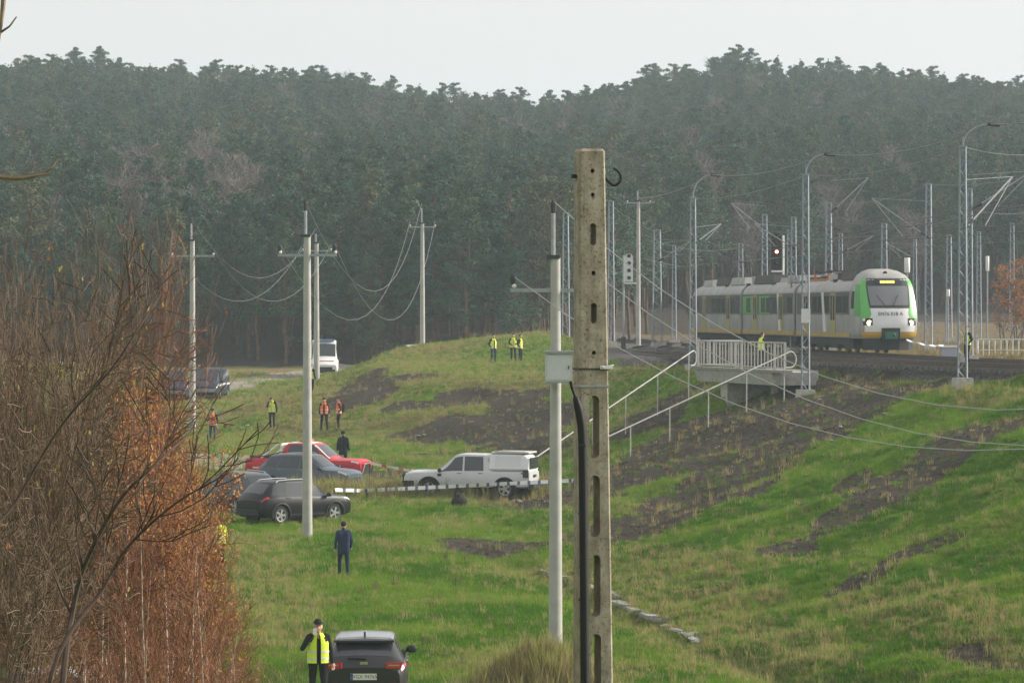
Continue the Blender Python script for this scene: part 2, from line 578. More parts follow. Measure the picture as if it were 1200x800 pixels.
# ------------------------------------------------------------------ scatter by geometry nodes (only for stuff)
def scatter(name, pts, rots, scales, idx, tints, sources, label, cat):
    me = bpy.data.meshes.new(name)
    me.vertices.add(len(pts))
    me.vertices.foreach_set("co", np.asarray(pts, np.float32).ravel())
    a = me.attributes.new("rot", 'FLOAT_VECTOR', 'POINT'); a.data.foreach_set("vector", np.asarray(rots, np.float32).ravel())
    a = me.attributes.new("sc", 'FLOAT_VECTOR', 'POINT'); a.data.foreach_set("vector", np.asarray(scales, np.float32).ravel())
    a = me.attributes.new("pick", 'INT', 'POINT'); a.data.foreach_set("value", np.asarray(idx, np.int32))
    a = me.attributes.new("tint", 'FLOAT', 'POINT'); a.data.foreach_set("value", np.asarray(tints, np.float32))
    o = bpy.data.objects.new(name, me)
    COL.objects.link(o)
    g = bpy.data.node_groups.new(name, 'GeometryNodeTree')
    g.interface.new_socket("Geometry", in_out='INPUT', socket_type='NodeSocketGeometry')
    g.interface.new_socket("Geometry", in_out='OUTPUT', socket_type='NodeSocketGeometry')
    N, L = g.nodes, g.links
    gi, go = N.new("NodeGroupInput"), N.new("NodeGroupOutput")
    iop = N.new("GeometryNodeInstanceOnPoints")
    L.new(gi.outputs[0], iop.inputs["Points"])
    jn = N.new("GeometryNodeGeometryToInstance")
    for s_ in reversed(sources):
        oi = N.new("GeometryNodeObjectInfo")
        oi.inputs["Object"].default_value = s_
        oi.inputs["As Instance"].default_value = False
        L.new(oi.outputs["Geometry"], jn.inputs[0])
    L.new(jn.outputs[0], iop.inputs["Instance"])
    iop.inputs["Pick Instance"].default_value = True
    for nm, ty, sk in (("rot", 'FLOAT_VECTOR', "Rotation"), ("sc", 'FLOAT_VECTOR', "Scale"), ("pick", 'INT', "Instance Index")):
        na = N.new("GeometryNodeInputNamedAttribute")
        na.data_type = ty
        na.inputs["Name"].default_value = nm
        out = [q for q in na.outputs if q.enabled and q.name == "Attribute"][0]
        L.new(out, iop.inputs[sk])
    L.new(iop.outputs[0], go.inputs[0])
    md = o.modifiers.new("scatter", 'NODES')
    md.node_group = g
    return tag(o, label, cat, kind="stuff")

def tint_mat(name, c0, c1, c2, rough=0.9, trans=0.0, c3=None):
    """colour by the instance's own tint 0..1"""
    m = bpy.data.materials.new(name)
    m.use_nodes = True
    n, l = m.node_tree.nodes, m.node_tree.links
    b = n["Principled BSDF"]
    b.inputs["Roughness"].default_value = rough
    b.inputs["Specular IOR Level"].default_value = 0.12
    a = n.new("ShaderNodeAttribute")
    a.attribute_type = 'INSTANCER'
    a.attribute_name = "tint"
    r = n.new("ShaderNodeValToRGB")
    r.color_ramp.elements.new(0.5)
    r.color_ramp.elements.new(0.8)
    for el, (p, c) in zip(r.color_ramp.elements, ((0, c0), (0.5, c1), (0.8, c2), (1, c3 or c2))):
        el.position = p
        el.color = (*c, 1)
    l.new(a.outputs["Fac"], r.inputs[0])
    l.new(r.outputs[0], b.inputs["Base Color"])
    if trans:
        tl = n.new("ShaderNodeBsdfTranslucent")
        l.new(r.outputs[0], tl.inputs[0])
        ms = n.new("ShaderNodeMixShader")
        ms.inputs[0].default_value = trans
        l.new(b.outputs[0], ms.inputs[1]); l.new(tl.outputs[0], ms.inputs[2])
        l.new(ms.outputs[0], n["Material Output"].inputs[0])
    return m

# ------------------------------------------------------------------ branching wood
def grow(mb, p, d, length, r, lev, P, rng, tips=None):
    nseg = P['seg'][lev]
    pts, rad = [p.copy()], [r]
    d = d.normalized()
    sl = length / nseg
    for i in range(nseg):
        d = (d + Vector((rng.gauss(0, 1), rng.gauss(0, 1), rng.gauss(0, 1))) * P['wob'][lev] + Vector((0, 0, P['up'][lev]))).normalized()
        p = p + d * sl
        pts.append(p.copy())
        rad.append(max(r * (1 - (i + 1) / nseg * P['taper'][lev]), P['rmin']))
    mb.tube(pts, rad, P['n'][lev], cap=False)
    if lev + 1 < len(P['seg']):
        for k in range(P['kids'][lev]):
            t = P['t0'][lev] + (1 - P['t0'][lev]) * (k + rng.random()) / P['kids'][lev]
            t = min(t, 0.98)
            i = int(t * nseg)
            f = t * nseg - i
            q = pts[i].lerp(pts[i + 1], f)
            ax = (pts[i + 1] - pts[i]).normalized()
            s_ = Vector((rng.gauss(0, 1), rng.gauss(0, 1), rng.gauss(0, 1)))
            s_ = (s_ - ax * s_.dot(ax))
            if s_.length < 1e-3: s_ = Vector((1, 0, 0))
            s_.normalize()
            an = R(P['ang'][lev] + rng.gauss(0, 9))
            nd = ax * math.cos(an) + s_ * math.sin(an)
            rr = (rad[i] * (1 - f) + rad[i + 1] * f) * P['rr'][lev]
            ln = P['len'][lev] * (1 - P['lt'][lev] * t) * rng.uniform(0.65, 1.25)
            grow(mb, q, nd, ln, max(rr, P['rmin']), lev + 1, P, rng, tips)
    if tips is not None and lev >= P.get('tiplev', 1):
        tips.append((p, d))

def leaf_quads(mb, c, n, rad, size, rng, flat=0.6, slim=0.55):
    for _ in range(n):
        while True:
            v = Vector((rng.uniform(-1, 1), rng.uniform(-1, 1), rng.uniform(-1, 1)))
            if v.length <= 1: break
        q = c + Vector((v.x * rad, v.y * rad, v.z * rad * flat))
        a = Vector((rng.gauss(0, 1), rng.gauss(0, 1), rng.gauss(0, 0.7))).normalized()
        b = a.cross(Vector((rng.gauss(0, 1), rng.gauss(0, 1), rng.gauss(0, 1)))).normalized()
        s_ = size * rng.uniform(0.6, 1.4)
        a, b = a * s_, b * s_ * slim
        mb.add([q - a, q + b * 0.9, q + a, q - b], [(0, 1, 2, 3)])

# ------------------------------------------------------------------ forest
M_bark = mat("pine_bark", (0.13, 0.085, 0.06), 0.95, noise=0.35, nscale=3, spec=0.1, rnd=0.25)
M_grey_bark = mat("grey_bark", (0.17, 0.145, 0.13), 0.95, noise=0.3, nscale=3, spec=0.1, rnd=0.25)
def needle_mat():
    m = bpy.data.materials.new("pine_needles")
    m.use_nodes = True
    n, l = m.node_tree.nodes, m.node_tree.links
    b = n["Principled BSDF"]
    b.inputs["Roughness"].default_value = 0.85
    b.inputs["Specular IOR Level"].default_value = 0.15
    oi = n.new("ShaderNodeObjectInfo")
    r = n.new("ShaderNodeValToRGB")
    st = [(0.0, (0.040, 0.088, 0.064)), (0.35, (0.054, 0.108, 0.066)), (0.7, (0.076, 0.122, 0.062)), (1.0, (0.112, 0.124, 0.066))]
    while len(r.color_ramp.elements) < 4: r.color_ramp.elements.new(0.5)
    for el, (p, c) in zip(r.color_ramp.elements, st):
        el.position = p; el.color = (*c, 1)
    l.new(oi.outputs["Random"], r.inputs[0])
    tc = n.new("ShaderNodeTexCoord")
    t = n.new("ShaderNodeTexNoise"); t.inputs["Scale"].default_value = 0.9; t.inputs["Detail"].default_value = 3
    l.new(tc.outputs["Object"], t.inputs["Vector"])
    mr = n.new("ShaderNodeMapRange"); mr.inputs[1].default_value = 0.3; mr.inputs[2].default_value = 0.7; mr.inputs[3].default_value = 0.7; mr.inputs[4].default_value = 1.35
    l.new(t.outputs[0], mr.inputs[0])
    v = n.new("ShaderNodeVectorMath"); v.operation = 'SCALE'
    l.new(r.outputs[0], v.inputs[0]); l.new(mr.outputs[0], v.inputs["Scale"])
    l.new(v.outputs[0], b.inputs["Base Color"])
    return m
M_needle = needle_mat()

def pine_meshes(seed, Ht, base, width, spire=False):
    rng = random.Random(seed)
    tk, cr = MB(), MB()
    pts, rad = [], []
    x = y = 0.0
    nseg = 7
    for i in range(nseg + 1):
        t = i / nseg
        pts.append(Vector((x, y, -0.4 + t * (Ht + 0.2))))
        rad.append(0.15 * (1 - t) ** 0.8 + 0.02)
        x += rng.gauss(0, 0.12); y += rng.gauss(0, 0.12)
    tk.tube(pts, rad, 7)
    def axis(z):
        t = min(max((z + 0.4) / (Ht + 0.2), 0), 0.999) * nseg
        i = int(t)
        return pts[i].lerp(pts[i + 1], t - i)
    nb = 34
    for k in range(nb):
        f = (k + rng.random()) / nb
        z = base + (Ht - base) * f ** 0.9
        prof = min(1.0, 0.55 + 2.2 * f) * (1 - f) ** (0.75 if spire else 0.5) * 1.15
        ln = width * max(prof, 0.14) * rng.uniform(0.55, 1.15)
        a = rng.uniform(0, 2 * math.pi)
        up = 0.15 + 0.5 * f
        p0 = axis(z)
        p1 = p0 + Vector((math.cos(a) * ln, math.sin(a) * ln, ln * up * rng.uniform(0.5, 1.2)))
        pm = p0.lerp(p1, 0.55) + Vector((0, 0, -0.08 * ln))
        tk.tube([p0, pm, p1], [0.06, 0.04, 0.015], 3, cap=False)
        for c, rr, nn in ((p1, 0.16 + 0.58 * (1 - f) ** 0.5, 54), (p0.lerp(p1, 0.6) + Vector((rng.gauss(0, .2), rng.gauss(0, .2), 0.1)), 0.16 + 0.55 * (1 - f) ** 0.5, 42)):
            leaf_quads(cr, c, nn, rr * rng.uniform(0.75, 1.25), 0.17, rng, 0.6, 0.30)
    top = axis(Ht)
    for k in range(6):
        leaf_quads(cr, top + Vector((rng.gauss(0, .12), rng.gauss(0, .12), (0.75 if spire else 0.35) - 0.36 * k)), 12 + 7 * k, (0.06 if spire else 0.14) + 0.12 * k, 0.12 + 0.01 * k, rng, 1.3)
    for k in range(8):      # dead stubs on the bare trunk
        z = rng.uniform(base * 0.35, base)
        a = rng.uniform(0, 6.28)
        p0 = axis(z)
        tk.tube([p0, p0 + Vector((math.cos(a), math.sin(a), 0.1)) * rng.uniform(0.5, 1.4)], [0.03, 0.01], 3, cap=False)
    return tk, cr

PINES = []
for i, (h_, b_, w_) in enumerate([(13, 5, 2.2), (12, 4, 2.0), (14, 5.5, 2.3), (11.5, 3.2, 2.2), (13, 4.2, 1.8), (9.5, 1.6, 2.1)]):
    tk, cr = pine_meshes(100 + i, h_, b_, w_, i in (1, 3, 4, 5))
    j = MB()
    j.add(tk.v, tk.f); j.cur = 1; j.add(cr.v, cr.f)
    src = bpy.data.objects.new("pine_source", j.mesh("pine_source", [M_bark, M_needle]))
    PINES.append((tk.mesh("trunk", M_bark), cr.mesh("crown", M_needle), src))
BP = dict(seg=[7, 5, 4, 3], wob=[0.05, 0.10, 0.14, 0.16], up=[0.02, 0.10, 0.08, 0.04], taper=[0.9, 0.9, 0.9, 0.8], rmin=0.018, n=[6, 4, 3, 3], kids=[16, 7, 5, 0], t0=[0.32, 0.25, 0.2, 0],
          ang=[42, 38, 36, 0], rr=[0.42, 0.5, 0.6, 0], len=[3.6, 1.7, 0.9, 0], lt=[0.62, 0.5, 0.3, 0])
BARE = []
for i in range(3):
    rng = random.Random(500 + i)
    tk, tw = MB(), MB()
    P0 = dict(BP); P0['kids'] = [0]; P0['seg'] = [7]
    tmp = MB()
    grow(tmp, Vector((0, 0, -0.3)), Vector((0, 0, 1)), 9.5 + 1.5 * i, 0.12, 0, BP, rng)
    n0 = 8 * 6
    tk.add(tmp.v[:n0], [f for f in tmp.f if max(f) < n0])
    tw.add(tmp.v, [f for f in tmp.f if min(f) >= n0])
    j = MB(); j.add(tmp.v, tmp.f)
    src = bpy.data.objects.new("bare_source", j.mesh("bare_source", [M_grey_bark]))
    BARE.append((tk.mesh("trunk", M_grey_bark), tw.mesh("crown", M_grey_bark), src))

rng = np.random.RandomState(11)
T = []          # x, y, scale, kind
def forest_front(x):
    return float(np.interp(x, [-60, -40, -20, 0, 8, 14, 26, 40, 60], [272, 274, 274, 270, 275, 322, 338, 342, 345]))
yy = 266.0
while yy < 640:
    step = 3.4 if yy < 420 else (3.8 if yy < 530 else 2.9)
    half = 600 / FPX * yy + 22
    x = -half + rng.rand() * step
    while x < half:
        px_, py_ = x + rng.uniform(-1.7, 1.7), yy + rng.uniform(-1.7, 1.7)
        if py_ > forest_front(px_) + rng.rand() * 3 and py_ < 625:
            T.append((px_, py_, rng.uniform(0.80, 1.10)))
        x += step
    yy += step * 0.95
T = np.array(T)
TZ = H(T[:, 0], T[:, 1])
px_all = 600 + T[:, 0] / T[:, 1] * FPX
# mixed-in bare broadleaf trees in a few stands
stand = np.zeros(len(T))
for cx, cy, r_ in ((-26, 300, 14), (-20, 330, 15), (24, 345, 9), (34, 350, 9), (-8, 300, 7), (4, 480, 9), (46, 352, 8), (-32, 380, 10), (16, 520, 12)):
    stand = np.maximum(stand, np.exp(-((T[:, 0] - cx) / r_) ** 2 - ((T[:, 1] - cy) / (r_ * 1.5)) ** 2))
bare = rng.rand(len(T)) < stand * 0.30 + 0.04
kindx = rng.randint(0, 5, len(T))
edge_ = T[:, 1] < np.array([forest_front(x) for x in T[:, 0]]) + 5
kindx = np.where(edge_ & (rng.rand(len(T)) < 0.25), 5, kindx)
kindx = np.where(bare, rng.randint(0, 3, len(T)) + 6, kindx)
rots = rng.rand(len(T)) * 6.28
vis = (px_all > -25) & (px_all < 1225)
order = np.argsort(np.where(vis, T[:, 1] - 0.25 * T[:, 2] * 40, 1e6))
solo = set(order[:280].tolist())
LBL_P = "tall green pine standing in the front rows of the hillside forest"
LBL_B = "leafless grey brown broadleaf tree among the pines at the forest edge"
for i in sorted(solo):
    k = kindx[i]
    tm, cm, _ = (PINES[k] if k < 6 else BARE[k - 6])
    t = thing("pine_tree" if k < 6 else "bare_tree", LBL_P if k < 6 else LBL_B, "tree", (T[i, 0], T[i, 1], TZ[i]), rots[i], "pines in the front rows of the forest" if k < 6 else "leafless trees among the pines")
    s_ = T[i, 2]
    t.scale = (s_, s_, s_)
    for nm, me in (("trunk", tm), ("crown", cm)):
        o = bpy.data.objects.new(nm, me)
        COL.objects.link(o)
        o.parent = t
rest = np.array([i for i in range(len(T)) if i not in solo])
fx, fy, fs, fk = [T[rest, 0]], [T[rest, 1]], [T[rest, 2]], [kindx[rest]]
n_far = 900
ax = rng.uniform(90, 420, n_far * 3); ay = rng.uniform(1100, 1500, n_far * 3)
az = H(ax, ay)
keep = np.nonzero((az > 8) & (600 + ax / ay * FPX < 1330))[0][:n_far]
fx.append(ax[keep]); fy.append(ay[keep]); fs.append(rng.uniform(0.8, 1.2, len(keep))); fk.append(rng.randint(0, 6, len(keep)))
fx, fy, fs, fk = map(np.concatenate, (fx, fy, fs, fk))
fz = H(fx, fy)
nn = len(fx)
scatter("forest", np.stack([fx, fy, fz], 1), np.stack([np.zeros(nn), np.zeros(nn), rng.rand(nn) * 6.28], 1), np.stack([fs, fs, fs], 1), fk, rng.rand(nn),
        [p[2] for p in PINES] + [b[2] for b in BARE], "dense mixed pine forest covering the hillside", "forest")

# ------------------------------------------------------------------ grass
def tuft(seed, n, h, spread, wd, lean):
    r = random.Random(seed)
    mb = MB()
    for _ in range(n):
        a = r.uniform(0, 6.28)
        p = Vector((math.cos(a), math.sin(a), 0)) * spread * math.sqrt(r.random())
        b = r.uniform(0, 6.28)
        d = Vector((math.cos(b), math.sin(b), 0)) * lean * r.uniform(0.2, 1.2)
        hh = h * r.uniform(0.55, 1.2)
        s_ = Vector((-math.sin(b), math.cos(b), 0)) * wd * 0.5
        m = p + d * 0.35 + Vector((0, 0, hh * 0.6))
        t = p + d + Vector((0, 0, hh))
        mb.add([p - s_ + Vector((0, 0, -0.03)), p + s_ + Vector((0, 0, -0.03)), m + s_ * 0.8, m - s_ * 0.8, t], [(0, 1, 2, 3), (3, 2, 4)])
    return mb
M_grass = tint_mat("grass_blades", (0.072, 0.180, 0.010), (0.165, 0.285, 0.022), (0.40, 0.33, 0.15), 0.9, 0.35, (0.085, 0.062, 0.040))
TUFTS = []
for i, a in enumerate([(16, 0.13, 0.14, 0.016, 0.10), (14, 0.19, 0.12, 0.014, 0.13), (20, 0.09, 0.18, 0.018, 0.09), (16, 0.36, 0.16, 0.016, 0.18), (12, 0.55, 0.14, 0.015, 0.22)]):
    TUFTS.append(bpy.data.objects.new("tuft_source", tuft(40 + i, *a).mesh("tuft_source", M_grass)))
def make_grass():
    r = np.random.RandomState(5)
    N = 290000
    # even in area with a falling density with distance
    d = 82 + (262 - 82) * r.rand(N) ** 1.25
    half = 600 / FPX * d
    x = r.uniform(-1, 1, N) * (half + 9)
    so, dr, ba, pa = masks(x, d)
    dist, side = poly_dist(x, d, CREST)
    nzz = fbm(x, d, 3.0, 77, 3)
    pk = r.rand(N)
    ok = (pk < 1.0 - 0.90 * so - 0.85 * pa) & (ba < 0.35)
    ok &= ~((np.abs(x + 8) < 0.1))
    x, d, dr, so, nzz = x[ok], d[ok], dr[ok], so[ok], nzz[ok]
    # rank dry weeds on the small mound by the meter pole and along the tape
    ex = np.concatenate([r.normal(0.75, 0.85, 2600), r.uniform(-9.5, 1.6, 2600)])
    ed = np.concatenate([r.normal(84.3, 0.9, 2600), 149.6 + r.normal(0, 0.9, 2600)])
    x, d = np.concatenate([x, ex]), np.concatenate([d, ed])
    dr = np.concatenate([dr, np.ones(len(ex)) * 1.3]); so = np.concatenate([so, np.zeros(len(ex))]); nzz = np.concatenate([nzz, np.zeros(len(ex))])
    z = H(x, d)
    n = len(x)
    isdry = r.rand(n) < np.clip(dr * 1.0 + 0.05 + 0.45 * so, 0, 1)
    tint = np.where(isdry, np.where(so > 0.4, r.uniform(0.80, 1.0, n), r.uniform(0.62, 0.86, n)), np.clip(0.26 + nzz * 0.9 + r.uniform(-0.2, 0.2, n), 0, 0.55))
    k = np.where(isdry & (r.rand(n) < np.where(dr > 1, 0.75, 0.16 * dr + 0.2 * so)), r.randint(3, 5, n), r.randint(0, 3, n))
    sc = r.uniform(0.65, 1.3, n) * np.where(k >= 3, np.where(dr > 1, r.uniform(0.6, 1.5, n), 0.75), 1.0)
    tint = np.where(dr > 1, r.uniform(0.60, 0.97, n), tint)
    st = (r.rand(n) < 0.02) & (dr <= 1)
    k = np.where(st, 3, k); tint = np.where(st, r.uniform(0.7, 1.0, n), tint); sc = np.where(st, sc * 0.8, sc)
    scatter("grass", np.stack([x, d, z], 1), np.stack([np.zeros(n), np.zeros(n), r.rand(n) * 6.28], 1), np.stack([sc, sc, sc], 1), k, tint, TUFTS,
            "short green and straw coloured grass over meadow and bank", "grass")
make_grass()

def make_rubble():
    r = np.random.RandomState(9)
    N = 120000
    d = 90 + 130 * r.rand(N)
    x = r.uniform(-1, 1, N) * (600 / FPX * d + 2)
    so, dr, ba, pa = masks(x, d)
    keep = (r.rand(N) < so * 0.35) & (ba < 0.4)
    x, d = x[keep], d[keep]
    n = len(x)
    z = H(x, d)
    src = []
    m = tint_mat("soil_clods", (0.030, 0.024, 0.019), (0.075, 0.060, 0.046), (0.26, 0.24, 0.20))
    for i in range(3):
        q = random.Random(i)
        mb = MB().sphere((0, 0, 0), (1, 0.8, 0.6), 6, 4)
        mb.v = [(a * q.uniform(0.7, 1.2), b * q.uniform(0.7, 1.2), c * q.uniform(0.7, 1.2)) for a, b, c in mb.v]
        src.append(bpy.data.objects.new("clod_source", mb.mesh("clod_source", m)))
    sc = 0.02 + 0.06 * r.rand(n) ** 2.5
    sc = np.where(r.rand(n) < 0.02, sc + 0.05, sc)
    scatter("soil_clods", np.stack([x, d, z], 1), r.rand(n, 3) * 6.28, np.stack([sc, sc, sc], 1), r.randint(0, 3, n), np.where(r.rand(n) < 0.06, 0.9, 0.6 * r.rand(n)), src, "loose clods and small stones on the bare earth of the bank", "rubble")
    # straggly dead weeds standing on the bare earth
make_rubble()

# ------------------------------------------------------------------ railway
M_rail = mat("rail_steel", (0.11, 0.085, 0.07), 0.45, 0.6, noise=0.3, nscale=4)
M_sleeper = mat("concrete_sleeper", (0.12, 0.11, 0.10), 0.9, noise=0.25, nscale=3)
M_conc = mat("old_concrete", (0.40, 0.385, 0.35), 0.9, noise=0.25, nscale=5, bump=0.4, bscale=30)
M_conc_d = mat("dark_concrete", (0.25, 0.24, 0.22), 0.9, noise=0.3, nscale=3, bump=0.4, bscale=20)
M_galv = mat("galvanised_steel", (0.30, 0.32, 0.33), 0.5, 0.35, noise=0.15, nscale=6)
M_lattice = mat("blue_grey_mast_paint", (0.25, 0.29, 0.33), 0.6, 0.2, noise=0.2, nscale=3)
M_black = mat("black_rubber", (0.012, 0.012, 0.013), 0.6)
M_dkmet = mat("dark_metal", (0.045, 0.045, 0.05), 0.5, 0.3)
M_white = mat("white_paint", (0.72, 0.72, 0.70), 0.5, noise=0.08, nscale=5)
M_porc = mat("porcelain", (0.75, 0.74, 0.70), 0.25, spec=0.5)
M_wire = mat("cable", (0.22, 0.22, 0.22), 0.5, 0.4)
M_wire_p = mat("pale_cable", (0.40, 0.40, 0.39), 0.5, 0.3)
M_wire_d = mat("dark_cable", (0.10, 0.10, 0.10), 0.5, 0.3)
RAIL_Z = -2.2

def catmull(pts, n=10):
    out = []
    P = [Vector(p) for p in pts]
    P = [P[0] * 2 - P[1]] + P + [P[-1] * 2 - P[-2]]
    for i in range(1, len(P) - 2):
        a, b, c, d = P[i - 1], P[i], P[i + 1], P[i + 2]
        for k in range(n):
            t = k / n
            out.append(0.5 * ((2 * b) + (c - a) * t + (2 * a - 5 * b + 4 * c - d) * t * t + (3 * b - a - 3 * c + d) * t ** 3))
    out.append(P[-2])
    return out

TRACK_A = catmull([(x, y, RAIL_Z) for x, y in [(44, 70), (31, 112), (21, 147), (14.3, 172), (10.0, 188), (8.0, 204), (8.2, 222), (10.5, 245), (14.5, 275), (20, 305)]], 12)
TRACK_B = catmull([(x, y, RAIL_Z) for x, y in [(54, 70), (38, 112), (26, 150), (19.45, 184), (16.3, 214), (13.2, 245), (10.5, 270), (9.5, 300)]], 12)
TRACK_C = catmull([(x, y, z) for x, y, z in [(11, 262, -2.2), (18, 282, -1.7), (30, 298, -0.85), (50, 310, -0.75), (90, 322, -0.75)]], 10)

def resample(pl, step):
    out = []
    acc = 0.0
    nxt = 0.0
    for a, b in zip(pl[:-1], pl[1:]):
        L = (b - a).length
        while nxt <= acc + L:
            t = (nxt - acc) / L
            out.append((a.lerp(b, t), (b - a).normalized()))
            nxt += step
        acc += L
    return out

def track(pl, label):
    t = thing("railway_track", label, "railway track", pl[len(pl) // 2])
    org = pl[len(pl) // 2]
    prof = [(-0.035, 0), (-0.03, -0.05), (-0.012, -0.06), (-0.012, -0.14), (-0.075, -0.155), (-0.075, -0.17), (0.075, -0.17), (0.075, -0.155), (0.012, -0.14), (0.012, -0.06), (0.03, -0.05), (0.035, 0)]
    for sgn in (-1, 1):
        mb = MB()
        rows = []
        for i, p in enumerate(pl):
            d = (pl[min(i + 1, len(pl) - 1)] - pl[max(i - 1, 0)])
            d.z = 0
            d.normalize()
            s_ = Vector((d.y, -d.x, 0))
            c = p - org + s_ * (0.7525 * sgn)
            rows.append([c + s_ * a + Vector((0, 0, b)) for a, b in prof + prof[:1]])
        mb.grid(rows)
        mb.build("rail", M_rail, t)
    mb = MB()
    for p, d in resample(pl, 0.62):
        mb.box(p - org + Vector((0, 0, -0.24)), (2.5, 0.26, 0.14), math.atan2(d.y, d.x) - math.pi / 2)
    s_ = mb.build("sleepers", M_sleeper, t)
    s_["kind"] = "stuff"
    return t
track(TRACK_A, "near curved railway track passing over the little bridge")
track(TRACK_B, "railway track under the green and white train")
track(TRACK_C, "far railway track on the low bank behind the train")

# ---- little bridge over the underpass
def br(u, n, z):
    """point on the bridge: u along the railing (towards the camera), n outward down the bank"""
    return Vector((BR_C[0] + BR_T[0] * u + BR_N[0] * n, BR_C[1] + BR_T[1] * u + BR_N[1] * n, z))
brz = math.atan2(BR_T[1], BR_T[0])
def br_box(mb, u0, u1, n0, n1, z0, z1, dn=0.0):
    vs = [br(u, n, z) for z, q in ((z0, dn), (z1, 0)) for u, n in ((u0 + q * 0.6, n0), (u1 - q * 0.6, n0), (u1 - q * 0.6, n1 - q), (u0 + q * 0.6, n1 - q))]
    mb.add(vs, [(3, 2, 1, 0), (4, 5, 6, 7), (0, 1, 5, 4), (1, 2, 6, 5), (2, 3, 7, 6), (3, 0, 4, 7)])
t = thing("railway_bridge", "small grey concrete bridge over the underpass in the embankment", "bridge", br(0, 0, -3.3))
inv = Matrix.Translation(-Vector(br(0, 0, -3.3)))
def bpart(name, fn, m):
    mb = MB()
    fn(mb)
    mb.v = [tuple(inv @ Vector(v)) for v in mb.v]
    return mb.build(name, m, t)
bpart("deck", lambda mb: br_box(mb, -6.3, 5.0, -1.6, 0.55, -3.32, -2.74, 0.18), M_conc)
bpart("inner_deck", lambda mb: br_box(mb, -6.25, 0.0, -3.5, -1.61, -3.31, -2.745), M_conc)
bpart("edge_beam", lambda mb: br_box(mb, -6.45, 6.3, 0.02, 0.62, -2.74, -2.62), M_conc_d)
bpart("pier", lambda mb: br_box(mb, -3.6, -2.6, -2.4, 0.1, -6.2, -3.3), M_conc)
bpart("abutment", lambda mb: br_box(mb, 2.7, 3.6, -4.2, -0.2, -6.2, -3.3), M_conc_d)
bpart("back_wall", lambda mb: br_box(mb, -4.2, 4.2, -5.2, -4.8, -6.4, -3.3), M_conc_d)

def railing(name, label, cat, a, b, h, nb, m, mid=False, solid=0):
    a, b = Vector(a), Vector(b)
    t = thing(name, label, cat, a)
    d = b - a
    def P(f, z): return d * f + Vector((0, 0, z))
    for nm, z, r in (("top_rail", h, 0.04), ("bottom_rail", 0.09, 0.03)) + ((("middle_rail", h * 0.52, 0.03),) if mid else ()):
        MB().tube([P(0, z), P(1, z)], r, 6).build(nm, m, t)
    bal = MB().box((0, 0, h / 2 + 0.03), (0.045, 0.045, h - 0.1), math.atan2(d.y, d.x)).mesh("baluster", m)
    post = MB().box((0, 0, h / 2 - 0.05), (0.10, 0.10, h + 0.16), math.atan2(d.y, d.x)).mesh("post", m)
    for k in range(nb + 1):
        pst = k % 12 == 0 or k == nb
        o = bpy.data.objects.new("post" if pst else "baluster", post if pst else bal)
        COL.objects.link(o)
        o.parent = t
        o.location = P(k / nb, 0)
    return t
M_rail_l = mat("pale_railing_paint", (0.44, 0.43, 0.41), 0.6, noise=0.15, nscale=4)
railing("bridge_railing", "pale barred railing standing on the edge of the small concrete bridge", "railing", br(-6.25, 0.35, -2.62), br(6.2, 0.35, -2.62), 1.22, 27, M_rail_l)
railing("wing_railing", "short barred railing turned back at the far end of the small bridge", "railing", br(-6.4, 0.30, -2.62), br(-6.4, -1.9, -2.62), 1.22, 8, M_rail_l)
railing("fence_railing", "long white picket railing beside the track beyond the mast", "railing", (24.6, 189.5, -2.62), (33.5, 186, -2.62), 1.15, 30, mat("white_railing_paint", (0.66, 0.66, 0.64), 0.6, noise=0.1), mid=True)

# ---- stair handrails down the bank
def handrail(label, a, b, nposts, za):
    t = thing("handrail", label, "handrail", (a[0], a[1], gz(*a)))
    o = Vector(t.location)
    A = Vector((a[0], a[1], za))
    B = Vector((b[0], b[1], gz(*b) + 0.95))
    hook = []
    dd = (A - B); dd.z = 0; dd.normalize()
    for k in range(7):
        an = math.pi * k / 6
        hook.append(A + dd * (0.1 + 0.32 * math.sin(an)) + Vector((0, 0, -0.32 + 0.36 * math.cos(an))))
    pts = [B.lerp(A, k / 8) for k in range(9)] + hook + [hook[-1] - dd * 0.25]
    MB().tube([p - o for p in pts], 0.032, 8).build("rail", M_rail_l, t, True)
    for k in range(nposts):
        f = (k + 0.12) / nposts
        p = A.lerp(B, f)
        z = min(gz(p.x, p.y) - 0.1, p.z - 0.9)
        MB().cyl((p.x - o.x, p.y - o.y, z - o.z), (p.x - o.x, p.y - o.y, p.z - o.z), 0.027, n=6).build("post", M_rail_l, t)
    return t
handrail("long pale handrail running down the bank from the bridge's near end", (12.35, 160), (3.6, 154.5), 5, -1.82)
handrail("long pale handrail running down the bank from the bridge's far end to the silver pickup", (8.7, 173), (0.7, 159.8), 5, -1.92)

